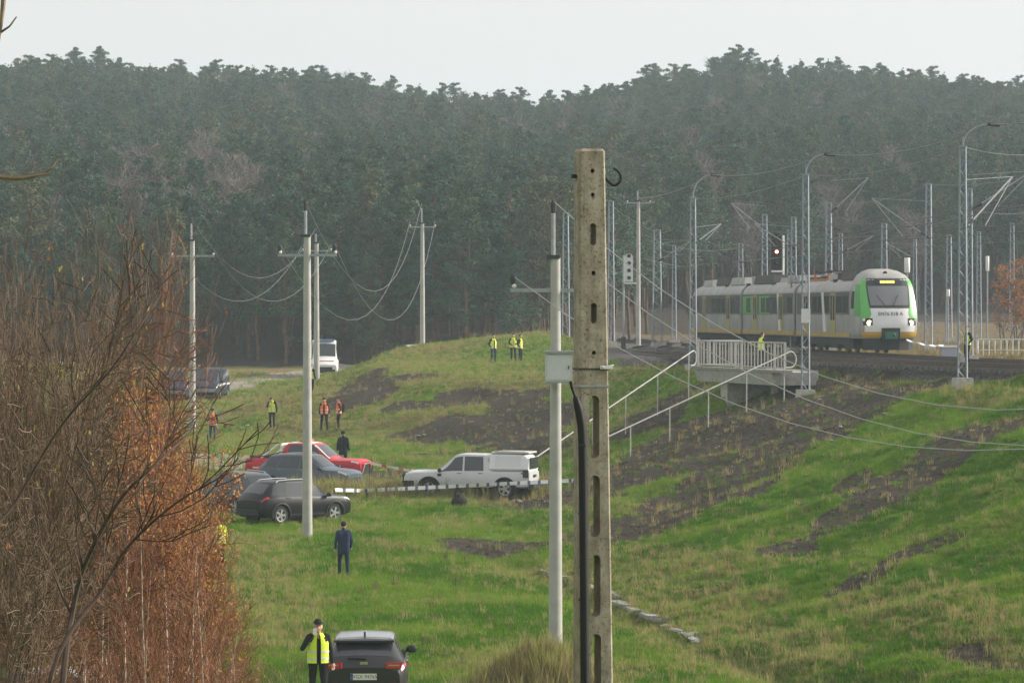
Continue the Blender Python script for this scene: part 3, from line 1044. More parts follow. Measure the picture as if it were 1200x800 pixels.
# ---- catenary masts
def lattice_mast(label, x, y, top, base=None, w=0.30, ext=0.0, sign=False, feeder=None, arm=None, heavy=False, mat_=None, group="lattice masts along the railway"):
    z0 = gz(x, y) if base is None else base
    m = mat_ or M_lattice
    t = thing("catenary_mast", label, "mast", (x, y, z0), 0, group)
    h = top - z0
    tw = w * 0.62
    for s_ in (-1, 1):
        mb = MB()
        mb.tube([(s_ * w / 2, 0, 0.2), (s_ * tw / 2, 0, h)], 0.043 if not heavy else 0.056, 4)
        mb.build("upright", m, t)
    mb = MB()
    n = int(h / 0.42)
    for k in range(n):
        za, zb = 0.3 + (h - 0.4) * k / n, 0.3 + (h - 0.4) * (k + 1) / n
        wa, wb = (w + (tw - w) * za / h) / 2, (w + (tw - w) * zb / h) / 2
        s_ = 1 if k % 2 else -1
        mb.tube([(-s_ * wa, 0.02, za), (s_ * wb, 0.02, zb)], 0.018, 4)
    mb.build("lacing", m, t)
    MB().box((0, 0, 0.1), (0.75, 0.75, 0.6), 0.2, 0.92).build("foundation", M_conc, t)
    MB().box((0, 0, h + 0.02), (tw + 0.12, 0.16, 0.06)).build("cap_plate", m, t)
    if ext:
        MB().tube([(0, 0, h), (0, 0, h + ext)], 0.03, 6).build("top_rod", m, t)
    if sign:
        s_ = MB().box((0.0, -0.16, sign), (0.40, 0.04, 0.62)).build("sign_plate", M_white, t)
    if arm:                                    # (dx, dy, z_low, z_high): tubular cantilever over the track
        dx, dy, zl, zh = arm
        a, b = Vector((0.1, 0, zl - z0)), Vector((dx, dy, zh - z0))
        MB().tube([a.lerp(b, 0.16), b], 0.035, 6).build("cantilever", M_galv, t)
        MB().tube([a, a.lerp(b, 0.05), a.lerp(b, 0.08), a.lerp(b, 0.16)], [0.04, 0.085, 0.06, 0.085], 8).build("insulator", M_dkmet, t)
        c = Vector((0.1, 0, zh - z0 - 0.2))
        MB().tube([c, b], 0.012, 5).build("stay", M_galv, t)
        MB().tube([b, Vector((b.x * 0.45, b.y * 0.45, zl - z0 + 0.15)), ], 0.022, 5).build("registration_arm", M_galv, t)
    if feeder:                                 # (dx, z): goose neck that carries the feeder wire
        dx, z = feeder
        pts = [Vector((0, 0, h - 0.2))]
        for k in range(7):
            an = math.pi * 0.5 * k / 6
            pts.append(Vector((dx * (1 - math.cos(an)), 0, h + (z - z0 - h) * math.sin(an))))
        MB().tube(pts, 0.03, 6).build("goose_neck", M_galv, t)
        e = pts[-1]
        MB().tube([e + Vector((-0.05, 0, 0.02)), e + Vector((0.2, 0, 0.0)), e + Vector((0.45, 0, -0.05))], [0.07, 0.09, 0.06], 8).build("insulator", M_dkmet, t)
    return t
G1 = "lattice masts along the railway"
def X_(px, d): return (px - 600) / FPX * d
def Z_(py, d): return (HORIZON - py) / FPX * d
lattice_mast("tall lattice mast standing on a concrete block at the edge of the bank", X_(1128, 146), 146, Z_(172, 146), ext=0.4, w=0.36, feeder=(1.05, Z_(146, 146)), arm=(2.3, 2.0, Z_(268, 146), Z_(205, 146)))
lattice_mast("slender lattice mast right behind the tall one, near the officer", X_(1136, 168), 168, Z_(222, 168), w=0.30, arm=(3.0, 0.5, Z_(246, 168), Z_(200, 168)))
lattice_mast("lattice mast with a white number plate beside the bridge", X_(944, 158), 158, Z_(205, 158), ext=0.5, w=0.34, sign=3.65, feeder=(0.85, Z_(181, 158)))
lattice_mast("lattice mast with curved goose neck behind the bridge railing", X_(812, 184), 184, Z_(232, 184), w=0.36, feeder=(0.95, Z_(205, 184)), arm=(1.5, 1.0, Z_(285, 184), Z_(262, 184)))
lattice_mast("lattice mast just behind the cab end of the train", X_(1088, 212), 212, Z_(216, 212), w=0.42, arm=(-3.3, 0.5, Z_(280, 212), Z_(232, 212)), heavy=True)
lattice_mast("paired lattice mast rising over the train's roof by the pantograph", X_(971, 214), 214, Z_(238, 214), w=0.42, arm=(2.4, 0.4, Z_(250, 214), Z_(208, 214)), heavy=True)
lattice_mast("lattice mast over the train's roof beside the red signal", X_(896, 236), 236, Z_(252, 236), w=0.42, arm=(-2.2, 0.3, Z_(270, 236), Z_(238, 236)))
lattice_mast("stout double channel mast standing left of the train's tail", X_(770, 238), 238, Z_(270, 238), w=0.62, heavy=True, arm=(2.2, -1, Z_(306, 238), Z_(282, 238)))
lattice_mast("lattice mast half hidden behind the slotted concrete post", X_(716, 246), 246, Z_(236, 246), w=0.44, heavy=True)
lattice_mast("pale lattice mast seen behind the meter pole", X_(663, 252), 252, Z_(250, 252), w=0.5, heavy=True)
lattice_mast("low lattice mast far behind the train's cab", X_(1112, 268), 268, Z_(276, 268), w=0.45, heavy=True)
lattice_mast("low far lattice mast beside the tall one on the bank", X_(1147, 262), 262, Z_(272, 262), w=0.36)
lattice_mast("far thin lattice mast over the middle of the train", X_(1036, 264), 264, Z_(262, 264), w=0.5, heavy=True)
lattice_mast("far lattice mast over the train's roof near the rear pantograph", X_(868, 262), 262, Z_(286, 262), w=0.42)
lattice_mast("far lattice mast between signal and pantograph above the train", X_(925, 268), 268, Z_(270, 268), w=0.40)
lattice_mast("far lattice mast behind the orange bush", X_(1186, 286), 286, Z_(262, 286), w=0.4)

def wire(label, pts, r, m=None, group=None, sags=None, cat="cable"):
    """one cable hung through supports, sagging between them"""
    out = []
    P = [Vector(p) for p in pts]
    for i, (a, b) in enumerate(zip(P[:-1], P[1:])):
        sg = sags[i] if sags else 0.0
        nseg = 14 if sg > 0.1 else 6
        for k in range(nseg):
            t_ = k / nseg
            out.append(a.lerp(b, t_) - Vector((0, 0, 4 * sg * t_ * (1 - t_))))
    out.append(P[-1])
    o = P[0]
    ob = MB().tube([p - o for p in out], r, 4).build("overhead_wire" if cat == "cable" else "cable", m or M_wire, None, True)
    ob.location = o
    return tag(ob, label, cat, group)
# feeder over the goose necks
fpts = [(X_(1320, 128), 128, Z_(120, 128)), (X_(1160, 146) , 146, Z_(146, 146)), (X_(968, 158), 158, Z_(181, 158)), (X_(834, 184), 184, Z_(205, 184)), (X_(748, 250), 250, Z_(232, 250))]
wire("high feeder wire carried on the masts' goose necks", fpts, 0.022, M_wire, sags=[0.2, 0.45, 0.35, 0.3])
def over_track(pl, z, step=0):
    return [(p.x, p.y, z) for p in pl]
def track_pts(pl, ys):
    out = []
    for y in ys:
        for a, b in zip(pl[:-1], pl[1:]):
            if a.y <= y <= b.y:
                f = (y - a.y) / max(b.y - a.y, 1e-6)
                out.append(a.lerp(b, f))
                break
    return out
for pl, nm, ys in ((TRACK_A, "near track", [112, 146, 182, 222, 262]), (TRACK_B, "train's track", [112, 148, 186, 214, 244, 290])):
    pts = track_pts(pl, ys)
    wire("taut contact wire hanging above the " + nm, [(p.x, p.y, 3.25) for p in pts], 0.018, M_wire_d, sags=[0.03] * 9)
    wire("sagging messenger wire hung above the contact wire of the " + nm, [(p.x, p.y, 4.75) for p in pts], 0.018, M_wire_d, sags=[0.75, 0.75, 0.7, 0.7, 0.7])
wire("dark cross wire strung between masts over the train", [(X_(1200, 150), 150, Z_(240, 150)), (X_(1040, 178), 178, Z_(268, 178)), (X_(850, 214), 214, Z_(300, 214))], 0.02, M_wire_d, sags=[0.1, 0.1])
wire("thin span wire from the far masts across the forest edge", [(X_(1200, 200), 200, Z_(208, 200)), (X_(1090, 212), 212, Z_(216, 212)), (X_(971, 214), 214, Z_(238, 214))], 0.015, M_wire, sags=[0.2, 0.4])

wire("thin wire strung low over the train's roof between far masts", [(X_(1147, 262), 262, Z_(285, 262)), (X_(1036, 264), 264, Z_(275, 264)), (X_(925, 268), 268, Z_(280, 268)), (X_(868, 262), 262, Z_(290, 262)), (X_(770, 238), 238, Z_(283, 238))], 0.018, M_wire_d, sags=[0.3, 0.3, 0.2, 0.4])
wire("thin wire from the goose neck mast to the stout double channel mast", [(X_(812, 184), 184, Z_(240, 184)), (X_(770, 238), 238, Z_(272, 238)), (X_(716, 246), 246, Z_(240, 246))], 0.015, M_wire, sags=[0.5, 0.2])
wire("thin high wire across the forest from the tall mast's top", [(X_(1200, 150), 150, Z_(182, 150)), (X_(1128, 146), 146, Z_(172, 146)), (X_(944, 158), 158, Z_(205, 158)), (X_(812, 184), 184, Z_(233, 184))], 0.013, M_wire, sags=[0.1, 0.4, 0.3])
wire("dark wire from the slender mast over the cab of the train", [(X_(1200, 172), 172, Z_(250, 172)), (X_(1136, 168), 168, Z_(246, 168)), (X_(1088, 212), 212, Z_(262, 212)), (X_(971, 214), 214, Z_(262, 214)), (X_(896, 236), 236, Z_(270, 236))], 0.018, M_wire_d, sags=[0.1, 0.2, 0.3, 0.3])
lattice_mast("lattice mast with drooping arm between plate mast and red signal", X_(930, 205), 205, Z_(255, 205), w=0.34, arm=(-2.2, 0.6, Z_(292, 205), Z_(262, 205)))
lattice_mast("far slim lattice mast left of the stout double channel mast", X_(790, 258), 258, Z_(288, 258), w=0.3)
lattice_mast("far slim lattice mast above the train's middle roof", X_(985, 258), 258, Z_(274, 258), w=0.34, arm=(2.4, 0.3, Z_(296, 258), Z_(276, 258)))
lattice_mast("far slim lattice mast right of the cab, by the dark bank", X_(1072, 290), 290, Z_(280, 290), w=0.34, arm=(-2.4, 0.3, Z_(304, 290), Z_(284, 290)))
# ---- signals and small line-side posts
def signal(label, px, d, ytop, ybot, lit):
    x = X_(px, d)
    z0 = gz(x, d)
    t = thing("railway_signal", label, "signal", (x, d, z0))
    zt, zb = Z_(ytop, d) - z0, Z_(ybot, d) - z0
    w_ = 0.33 if lit else 0.26
    hd = MB()
    n = 10
    poly = [(-w_, zb)] + [(w_, zb)] + [(w_ * math.cos(math.pi * k / n), zt - w_ + w_ * math.sin(math.pi * k / n)) for k in range(n + 1)]
    hd.prism(poly, -0.05, 0.0)
    hd.build("backboard", M_black if lit else M_white, t)
    MB().tube([(0.42 if lit else -0.35, 0.1, 0), (0.42 if lit else -0.35, 0.1, zt - 0.1)], 0.07, 8).build("post", M_white if lit else M_galv, t)
    MB().box((0.1, 0.05, zb - 0.1), (0.8, 0.25, 0.1)).build("bracket", M_white, t)
    if lit:
        for k, zz in enumerate((0.78, 0.5, 0.22)):
            c = zb + (zt - zb) * zz
            MB().cyl((0, -0.2, c + 0.02), (0, -0.05, c), 0.15, n=14).build("lamp_hood", M_black, t)
            e = MB().cyl((0, -0.215, c), (0, -0.205, c), 0.10, n=14)
            e.build("lens", M_red_lit if k == 1 else M_dkmet, t)
    else:
        for k in range(4):
            MB().cyl((0.0, -0.12, zb + 0.25 + k * (zt - zb - 0.4) / 3), (0, -0.05, zb + 0.25 + k * (zt - zb - 0.4) / 3), 0.13, n=10).build("lamp_hood", M_dkmet, t)
        MB().box((-0.35, 0.1, 0.4), (0.3, 0.3, 0.8)).build("base_box", M_dkmet, t)
    return t
M_red_lit = mat("lit_red_lens", (0.9, 0.1, 0.05), 0.3, emis=(1.0, 0.16, 0.10), estr=14.0)
signal("black railway signal showing a red light above the train's roof", 910, 222, 274, 316, True)
signal("pale signal with a white board on a thin post left of the train", 737, 232, 297, 330, False)
def lineside_post(label, px, d, y0, y1, r, cyl_h):
    x = X_(px, d)
    z0 = gz(x, d)
    t = thing("lineside_post", label, "post", (x, d, z0))
    zt = Z_(y0, d) - z0
    MB().tube([(0, 0, 0), (0, 0, zt - cyl_h)], 0.05, 8).build("post", M_galv, t)
    MB().tube([(0, 0, zt - cyl_h), (0, 0, zt - cyl_h + 0.02), (0, 0, zt - 0.03), (0, 0, zt)], [r * 0.9, r, r, r * 0.85], 12).build("white_head", M_white, t, True)
lineside_post("white topped post rising just behind the train's cab roof", 1063, 216, 302, 330, 0.17, 0.9)
lineside_post("white topped thin post beside the orange bush", 1157, 240, 300, 330, 0.12, 1.0)
lineside_post("thin far post with a small white box below the lattice masts", 1111, 250, 339, 360, 0.12, 0.5)

# equipment on the line
t = thing("equipment_case", "pale grey metal case standing by the track beyond the mast", "case", (X_(1112, 184), 184, -2.55))
MB().box((0, 0, 0.4), (0.85, 0.6, 0.62)).build("body", mat("lilac_grey_paint", (0.36, 0.36, 0.42), 0.5), t)
MB().box((0, 0, 0.76), (0.95, 0.7, 0.10)).build("lid", M_white, t)
MB().box((0, 0, 0.05), (0.9, 0.64, 0.10)).build("plinth", M_white, t)

# ------------------------------------------------------------------ round power poles
M_pole = mat("spun_concrete", (0.39, 0.38, 0.355), 0.85, noise=0.16, nscale=2.5, bump=0.15, bscale=25)
ARM = {}
def power_pole(name_label, px, d, base_y, top_y, ext_y, arm_y, half, rz, r0=0.185, r1=0.125, pins=True, key=None):
    x = X_(px, d)
    z0 = gz(x, d)
    t = thing("power_pole", name_label, "power pole", (x, d, z0), 0)
    zt = Z_(top_y, d) - z0
    MB().tube([(0, 0, -0.3), (0, 0, zt * 0.5), (0, 0, zt)], [r0, (r0 + r1) / 2, r1], 20).build("shaft", M_pole, t, True)
    ze = Z_(ext_y, d) - z0
    MB().tube([(-0.06, 0.0, zt - 0.9), (-0.06, 0, ze)], 0.055, 8).build("top_pipe", M_galv, t)
    MB().box((-0.06, 0, zt + 0.02), (0.34, 0.3, 0.10)).build("clamp", M_dkmet, t)
    za = Z_(arm_y, d) - z0
    ca, sa = math.cos(rz), math.sin(rz)
    mb = MB()
    mb.box((0, -0.16 * ca if False else 0, za), (2 * half, 0.08, 0.10), rz)
    mb.build("crossarm", M_galv, t)
    ends = []
    for s_, nm in ((-1, "l"), (1, "r")):
        p = Vector((s_ * (half - 0.06) * ca, s_ * (half - 0.06) * sa, za + 0.05))
        if pins:
            i_ = MB().tube([p, p + Vector((0, 0, 0.08)), p + Vector((0, 0, 0.1)), p + Vector((0, 0, 0.26)), p + Vector((0, 0, 0.34))], [0.03, 0.03, 0.06, 0.075, 0.04], 8)
            i_.build("insulator", M_dkmet, t)
            MB().sphere(p + Vector((0.03, -0.02, 0.06)), 0.06, 8, 6).build("insulator_foot", M_porc, t)
        ends.append(Vector(t.location) + p + Vector((0, 0, 0.32)))
    p = Vector((-0.06, 0, ze))
    MB().tube([p, p + Vector((0, 0, 0.06)), p + Vector((0, 0, 0.26)), p + Vector((0, 0, 0.34))], [0.05, 0.065, 0.075, 0.04], 8).build("insulator", M_dkmet, t)
    ends.append(Vector(t.location) + p + Vector((0, 0, 0.32)))
    if key: ARM[key] = ends
    return t
pm = power_pole("round concrete power pole carrying a grey meter cabinet", 651, 93.3, 770, 302, 250, 340, 1.18, R(8), key="m")
power_pole("round concrete power pole standing beside the black SUV", 360, 129, 636, 277, 247, 299, 1.06, R(-6), key="s")
power_pole("round concrete power pole in front of the dark blue vans", 225.5, 194, 505, 282, 262, 300, 1.18, R(-4), key="v")
power_pole("round concrete power pole in front of the white ambulance", 371, 229, 465, 285, 274, 294, 0.95, R(0), r0=0.2, key="a")
power_pole("round concrete power pole behind the grassy mound", 495, 255, 440, 262, 244, 266, 0.95, R(0), r0=0.2, key="h")
power_pole("thin concrete power pole behind the pale railway signal", 748, 250, 385, 236, 224, 238, 0.85, R(0), r0=0.17, r1=0.12, key="t")
# meter cabinet on its pole
c = at(654.5, 430, 93.3) - Vector(pm.location)
cab = MB().box((c.x, -0.42, c.z), (0.70, 0.34, 0.72)).build("meter_cabinet", mat("cabinet_grey", (0.50, 0.50, 0.51), 0.55, noise=0.06, nscale=3), pm)
MB().box((c.x, -0.43, c.z + 0.395), (0.80, 0.46, 0.06)).build("cabinet_lid", M_galv, cab)
MB().box((c.x, -0.598, c.z - 0.01), (0.60, 0.012, 0.62)).build("cabinet_door", mat("cabinet_door_grey", (0.55, 0.55, 0.56), 0.5, noise=0.05, nscale=4), cab)
MB().box((c.x + 0.25, -0.612, c.z), (0.03, 0.02, 0.09)).build("cabinet_lock", M_dkmet, cab)
MB().box((c.x, -0.40, c.z - 0.385), (0.74, 0.38, 0.04)).build("cabinet_sill", M_galv, cab)
MB().box((c.x, -0.2, c.z), (0.12, 0.1, 0.5)).build("cabinet_bracket", M_galv, cab)

# distribution wires
wr = 0.014
for (a, b, sg, who) in (("s", "h", 4.6, "between SUV's pole and mound pole"), ("v", "a", 3.2, "between vans' pole and ambulance pole")):
    for k, side in enumerate(("left crossarm end", "right crossarm end", "top insulator")):
        wire("slack wire %s, at the %s" % (who, side), [ARM[a][k], ARM[b][k]], 0.013, M_wire, sags=[sg])
FARP = [Vector((19.5, 84, -1.0)), Vector((20.6, 84.5, -1.0)), Vector((20.0, 84.2, 0.3))]
for k, (sg, side) in enumerate(((3.3, "left crossarm end"), (3.2, "right crossarm end"), (3.9, "top insulator"))):
    wire("slack power wire leaving the meter pole's %s towards the embankment" % side, [ARM["m"][k], FARP[k]], 0.013, M_wire_p, sags=[sg])

# ------------------------------------------------------------------ slotted concrete post close to the camera
def slotted_post():
    d = 28.0
    zt = Z_(175, d)
    x0 = X_(690.5, d)
    zb = gz(x0, d)
    t = thing("slotted_concrete_post", "weathered slotted concrete post with a black cable and an iron hook", "concrete post", (x0 + 0.055, d, zb), R(13))
    h = zt - zb
    mb = MB()
    wt, wb = 0.205, 0.335
    dt, db = 0.19, 0.26
    top = []
    rows = []
    for z, w_, dd in ((-0.5, wb, db), (h - 0.02, wt, dt), (h, wt - 0.03, dt - 0.03)):
        c_ = 0.014
        off = -0.055 * z / h
        rows.append([(off + sx * (w_ / 2 - (c_ if q else 0)), sy * (dd / 2 - (0 if q else c_)), z) for sx, sy, q in ((-1, -1, 0), (-1, -1, 1), (1, -1, 1), (1, -1, 0), (1, 1, 0), (1, 1, 1), (-1, 1, 1), (-1, 1, 0))])
    n = 8
    vs = [p for r in rows for p in r]
    fs = [tuple(range(n - 1, -1, -1)), tuple(2 * n + k for k in range(n))]
    for i in range(2):
        for k in range(n):
            fs.append((i * n + k, i * n + (k + 1) % n, (i + 1) * n + (k + 1) % n, (i + 1) * n + k))
    mb.add(vs, fs)
    m = bpy.data.materials.new("weathered_post_concrete")
    m.use_nodes = True
    nd, l = m.node_tree.nodes, m.node_tree.links
    b = nd["Principled BSDF"]
    b.inputs["Roughness"].default_value = 0.95
    b.inputs["Specular IOR Level"].default_value = 0.1
    tc = nd.new("ShaderNodeTexCoord")
    def nz(sc, det, ro, stretch=None):
        t_ = nd.new("ShaderNodeTexNoise")
        t_.inputs["Scale"].default_value = sc; t_.inputs["Detail"].default_value = det; t_.inputs["Roughness"].default_value = ro
        if stretch:
            mp = nd.new("ShaderNodeMapping"); mp.inputs["Scale"].default_value = stretch
            l.new(tc.outputs["Object"], mp.inputs[0]); l.new(mp.outputs[0], t_.inputs["Vector"])
        else:
            l.new(tc.outputs["Object"], t_.inputs["Vector"])
        return t_.outputs[0]
    def rp(src, st):
        r = nd.new("ShaderNodeValToRGB")
        while len(r.color_ramp.elements) < len(st): r.color_ramp.elements.new(0.5)
        for el, (p, c_) in zip(r.color_ramp.elements, st): el.position = p; el.color = (*c_, 1)
        l.new(src, r.inputs[0]); return r.outputs[0]
    base = rp(nz(7, 8, 0.7), [(0.28, (0.22, 0.19, 0.15)), (0.5, (0.34, 0.30, 0.245)), (0.72, (0.46, 0.42, 0.35))])
    spots = rp(nz(38, 4, 0.6), [(0.30, (0.35, 0.32, 0.3)), (0.44, (1, 1, 1)), (0.62, (1, 1, 1)), (0.74, (1.25, 1.25, 1.22))])
    streak = rp(nz(6, 5, 0.6, (3.5, 3.5, 0.35)), [(0.3, (0.72, 0.70, 0.66)), (0.6, (1.08, 1.06, 1.02))])
    def mul(a, c_):
        x = nd.new("ShaderNodeVectorMath"); x.operation = 'MULTIPLY'
        l.new(a, x.inputs[0]); l.new(c_, x.inputs[1]); return x.outputs[0]
    l.new(mul(mul(base, spots), streak), b.inputs["Base Color"])
    bp = nd.new("ShaderNodeBump"); bp.inputs["Strength"].default_value = 0.7; bp.inputs["Distance"].default_value = 0.008
    l.new(nz(55, 6, 0.7), bp.inputs["Height"]); l.new(bp.outputs[0], b.inputs["Normal"])
    raw = mb.build("shaft", m, t)
    cut = MB()
    def slot(cx, y0, y1, hw):
        za, zc = Z_(y1, d) - zb, Z_(y0, d) - zb
        poly = []
        for k in range(9):
            a = math.pi * k / 8
            poly.append((cx + hw * math.cos(a), zc - hw + hw * math.sin(a)))
        for k in range(9):
            a = math.pi + math.pi * k / 8
            poly.append((cx + hw * math.cos(a), za + hw + hw * math.sin(a)))
        return poly
    def cx(y): return -0.055 * (Z_(y, d) - zb) / h
    for y0, y1, hw in ((262, 288, 0.027), (355, 379, 0.027), (463, 536, 0.040), (556, 628, 0.040), (649, 721, 0.040), (741, 813, 0.040), (835, 905, 0.034), (927, 1000, 0.034)):
        cut.prism(slot(cx(y0), y0, y1, hw), -0.4, 0.4)
    for y0 in (201, 229, 320, 413):
        cut.prism(slot(cx(y0), y0 - 2.6, y0 + 2.6, 0.0165), -0.4, 0.0)
    co = cut.build("cutter", M_conc_d)
    md = raw.modifiers.new("b", 'BOOLEAN'); md.object = co; md.operation = 'DIFFERENCE'; md.solver = 'EXACT'
    co.parent = t
    bpy.context.view_layer.update()
    me = apply_mods(raw)
    raw.modifiers.clear()
    raw.data = me
    bpy.data.objects.remove(co)
    # hook, bands, cable
    def L(px, py, dy=0.0):
        p = at(px, py, d) - Vector(t.location)
        q = Matrix.Rotation(-R(13), 4, 'Z') @ Vector((p.x, 0, p.z))
        return Vector((q.x, dy, q.z))
    hp = catmull([L(668, 207), L(690, 207), L(708, 208), L(714, 213), L(721, 217), L(728, 213), L(729, 205), L(724, 199), L(720, 197.5)], 5)
    MB().tube(hp, 0.0115, 8).build("hook", M_black, t, True)
    MB().box(L(671, 207), (0.03, 0.05, 0.03)).build("hook_nut", M_black, t)
    for y in (432, 452):
        w_ = wt + (wb - wt) * (h - (Z_(y, d) - zb)) / h
        dd = dt + (db - dt) * (h - (Z_(y, d) - zb)) / h
        mb = MB().box((cx(y), 0, Z_(y, d) - zb), (w_ + 0.012, dd + 0.012, 0.014))
        mb.build("steel_band", M_dkmet if y == 432 else M_galv, t)
    MB().box(L(706, 430, -0.135), (0.10, 0.02, 0.026)).build("white_tag", M_white, t)
    MB().tube([L(700, 430, -0.15), L(716, 428, -0.10)], 0.008, 6).build("tag_bolt", M_galv, t)
    cp = catmull([L(662, 446, -0.12), L(665, 456, -0.12), L(669, 468, -0.13), L(673.5, 488, -0.14), L(676, 520, -0.145), L(677, 640, -0.16), L(678, 800, -0.17), L(679, 1000, -0.18)], 6)
    rr = [0.012 if k < 11 else 0.034 for k in range(len(cp))]
    for k in range(11, 15): rr[k] = 0.024 + 0.0025 * (k - 11)
    MB().tube(cp, rr, 10).build("cable", M_black, t, True)
    for y in (520, 600, 700):
        MB().tube([L(676.5, y - 1.2, -0.15), L(676.5, y + 1.2, -0.15)], 0.037, 10).build("cable_tie", M_dkmet, t)
    return t
slotted_post()

# ------------------------------------------------------------------ the train
M_tr_grey = mat("train_light_grey", (0.32, 0.315, 0.30), 0.5, noise=0.25, nscale=0.8, spec=0.4)
M_tr_white = mat("train_white", (0.72, 0.72, 0.71), 0.35, noise=0.05, nscale=1.5, spec=0.5)
M_tr_roof = mat("train_roof_grey", (0.36, 0.35, 0.34), 0.7, noise=0.2, nscale=1.2)
M_tr_green = mat("train_green", (0.10, 0.42, 0.08), 0.35, spec=0.5, noise=0.05, nscale=1)
M_tr_yellow = mat("train_yellow", (0.66, 0.40, 0.04), 0.45, noise=0.12, nscale=1.5)
M_tr_ystripe = mat("train_side_yellow", (0.42, 0.29, 0.07), 0.5, noise=0.2, nscale=1.2)
M_tr_door = mat("train_door_yellow", (0.36, 0.30, 0.12), 0.5, noise=0.1, nscale=2)
M_tr_glass = mat("train_glass", (0.035, 0.04, 0.045), 0.12, spec=0.6)
M_tr_band = mat("train_window_band", (0.09, 0.088, 0.085), 0.4, noise=0.1, nscale=1)
M_under = mat("underframe_black", (0.028, 0.03, 0.034), 0.7, noise=0.3, nscale=2)
M_brown = mat("roof_box_dark", (0.055, 0.048, 0.045), 0.7, noise=0.3, nscale=2)
M_orange = mat("roof_orange", (0.38, 0.14, 0.05), 0.6)
M_head = mat("headlight_lit", (1, 0.9, 0.7), 0.2, emis=(1.0, 0.78, 0.45), estr=2.2)
M_led = mat("destination_led", (0.9, 0.7, 0.1), 0.4, emis=(1.0, 0.82, 0.16), estr=1.4)
M_screen = mat("cab_glass", (0.16, 0.165, 0.175), 0.10, spec=0.7)

def text_part(name, body, size, m, parent, M, extrude=0.004):
    cu = bpy.data.curves.new(name, 'FONT')
    cu.body = body
    cu.size = size
    cu.align_x = 'CENTER'
    cu.align_y = 'CENTER'
    cu.extrude = extrude
    tmp = bpy.data.objects.new(name, cu)
    COL.objects.link(tmp)
    bpy.context.view_layer.update()
    me = apply_mods(tmp)
    bpy.data.objects.remove(tmp)
    me.materials.clear()
    me.materials.append(m)
    o = bpy.data.objects.new(name, me)
    COL.objects.link(o)
    o.parent = parent
    o.matrix_local = M
    return o

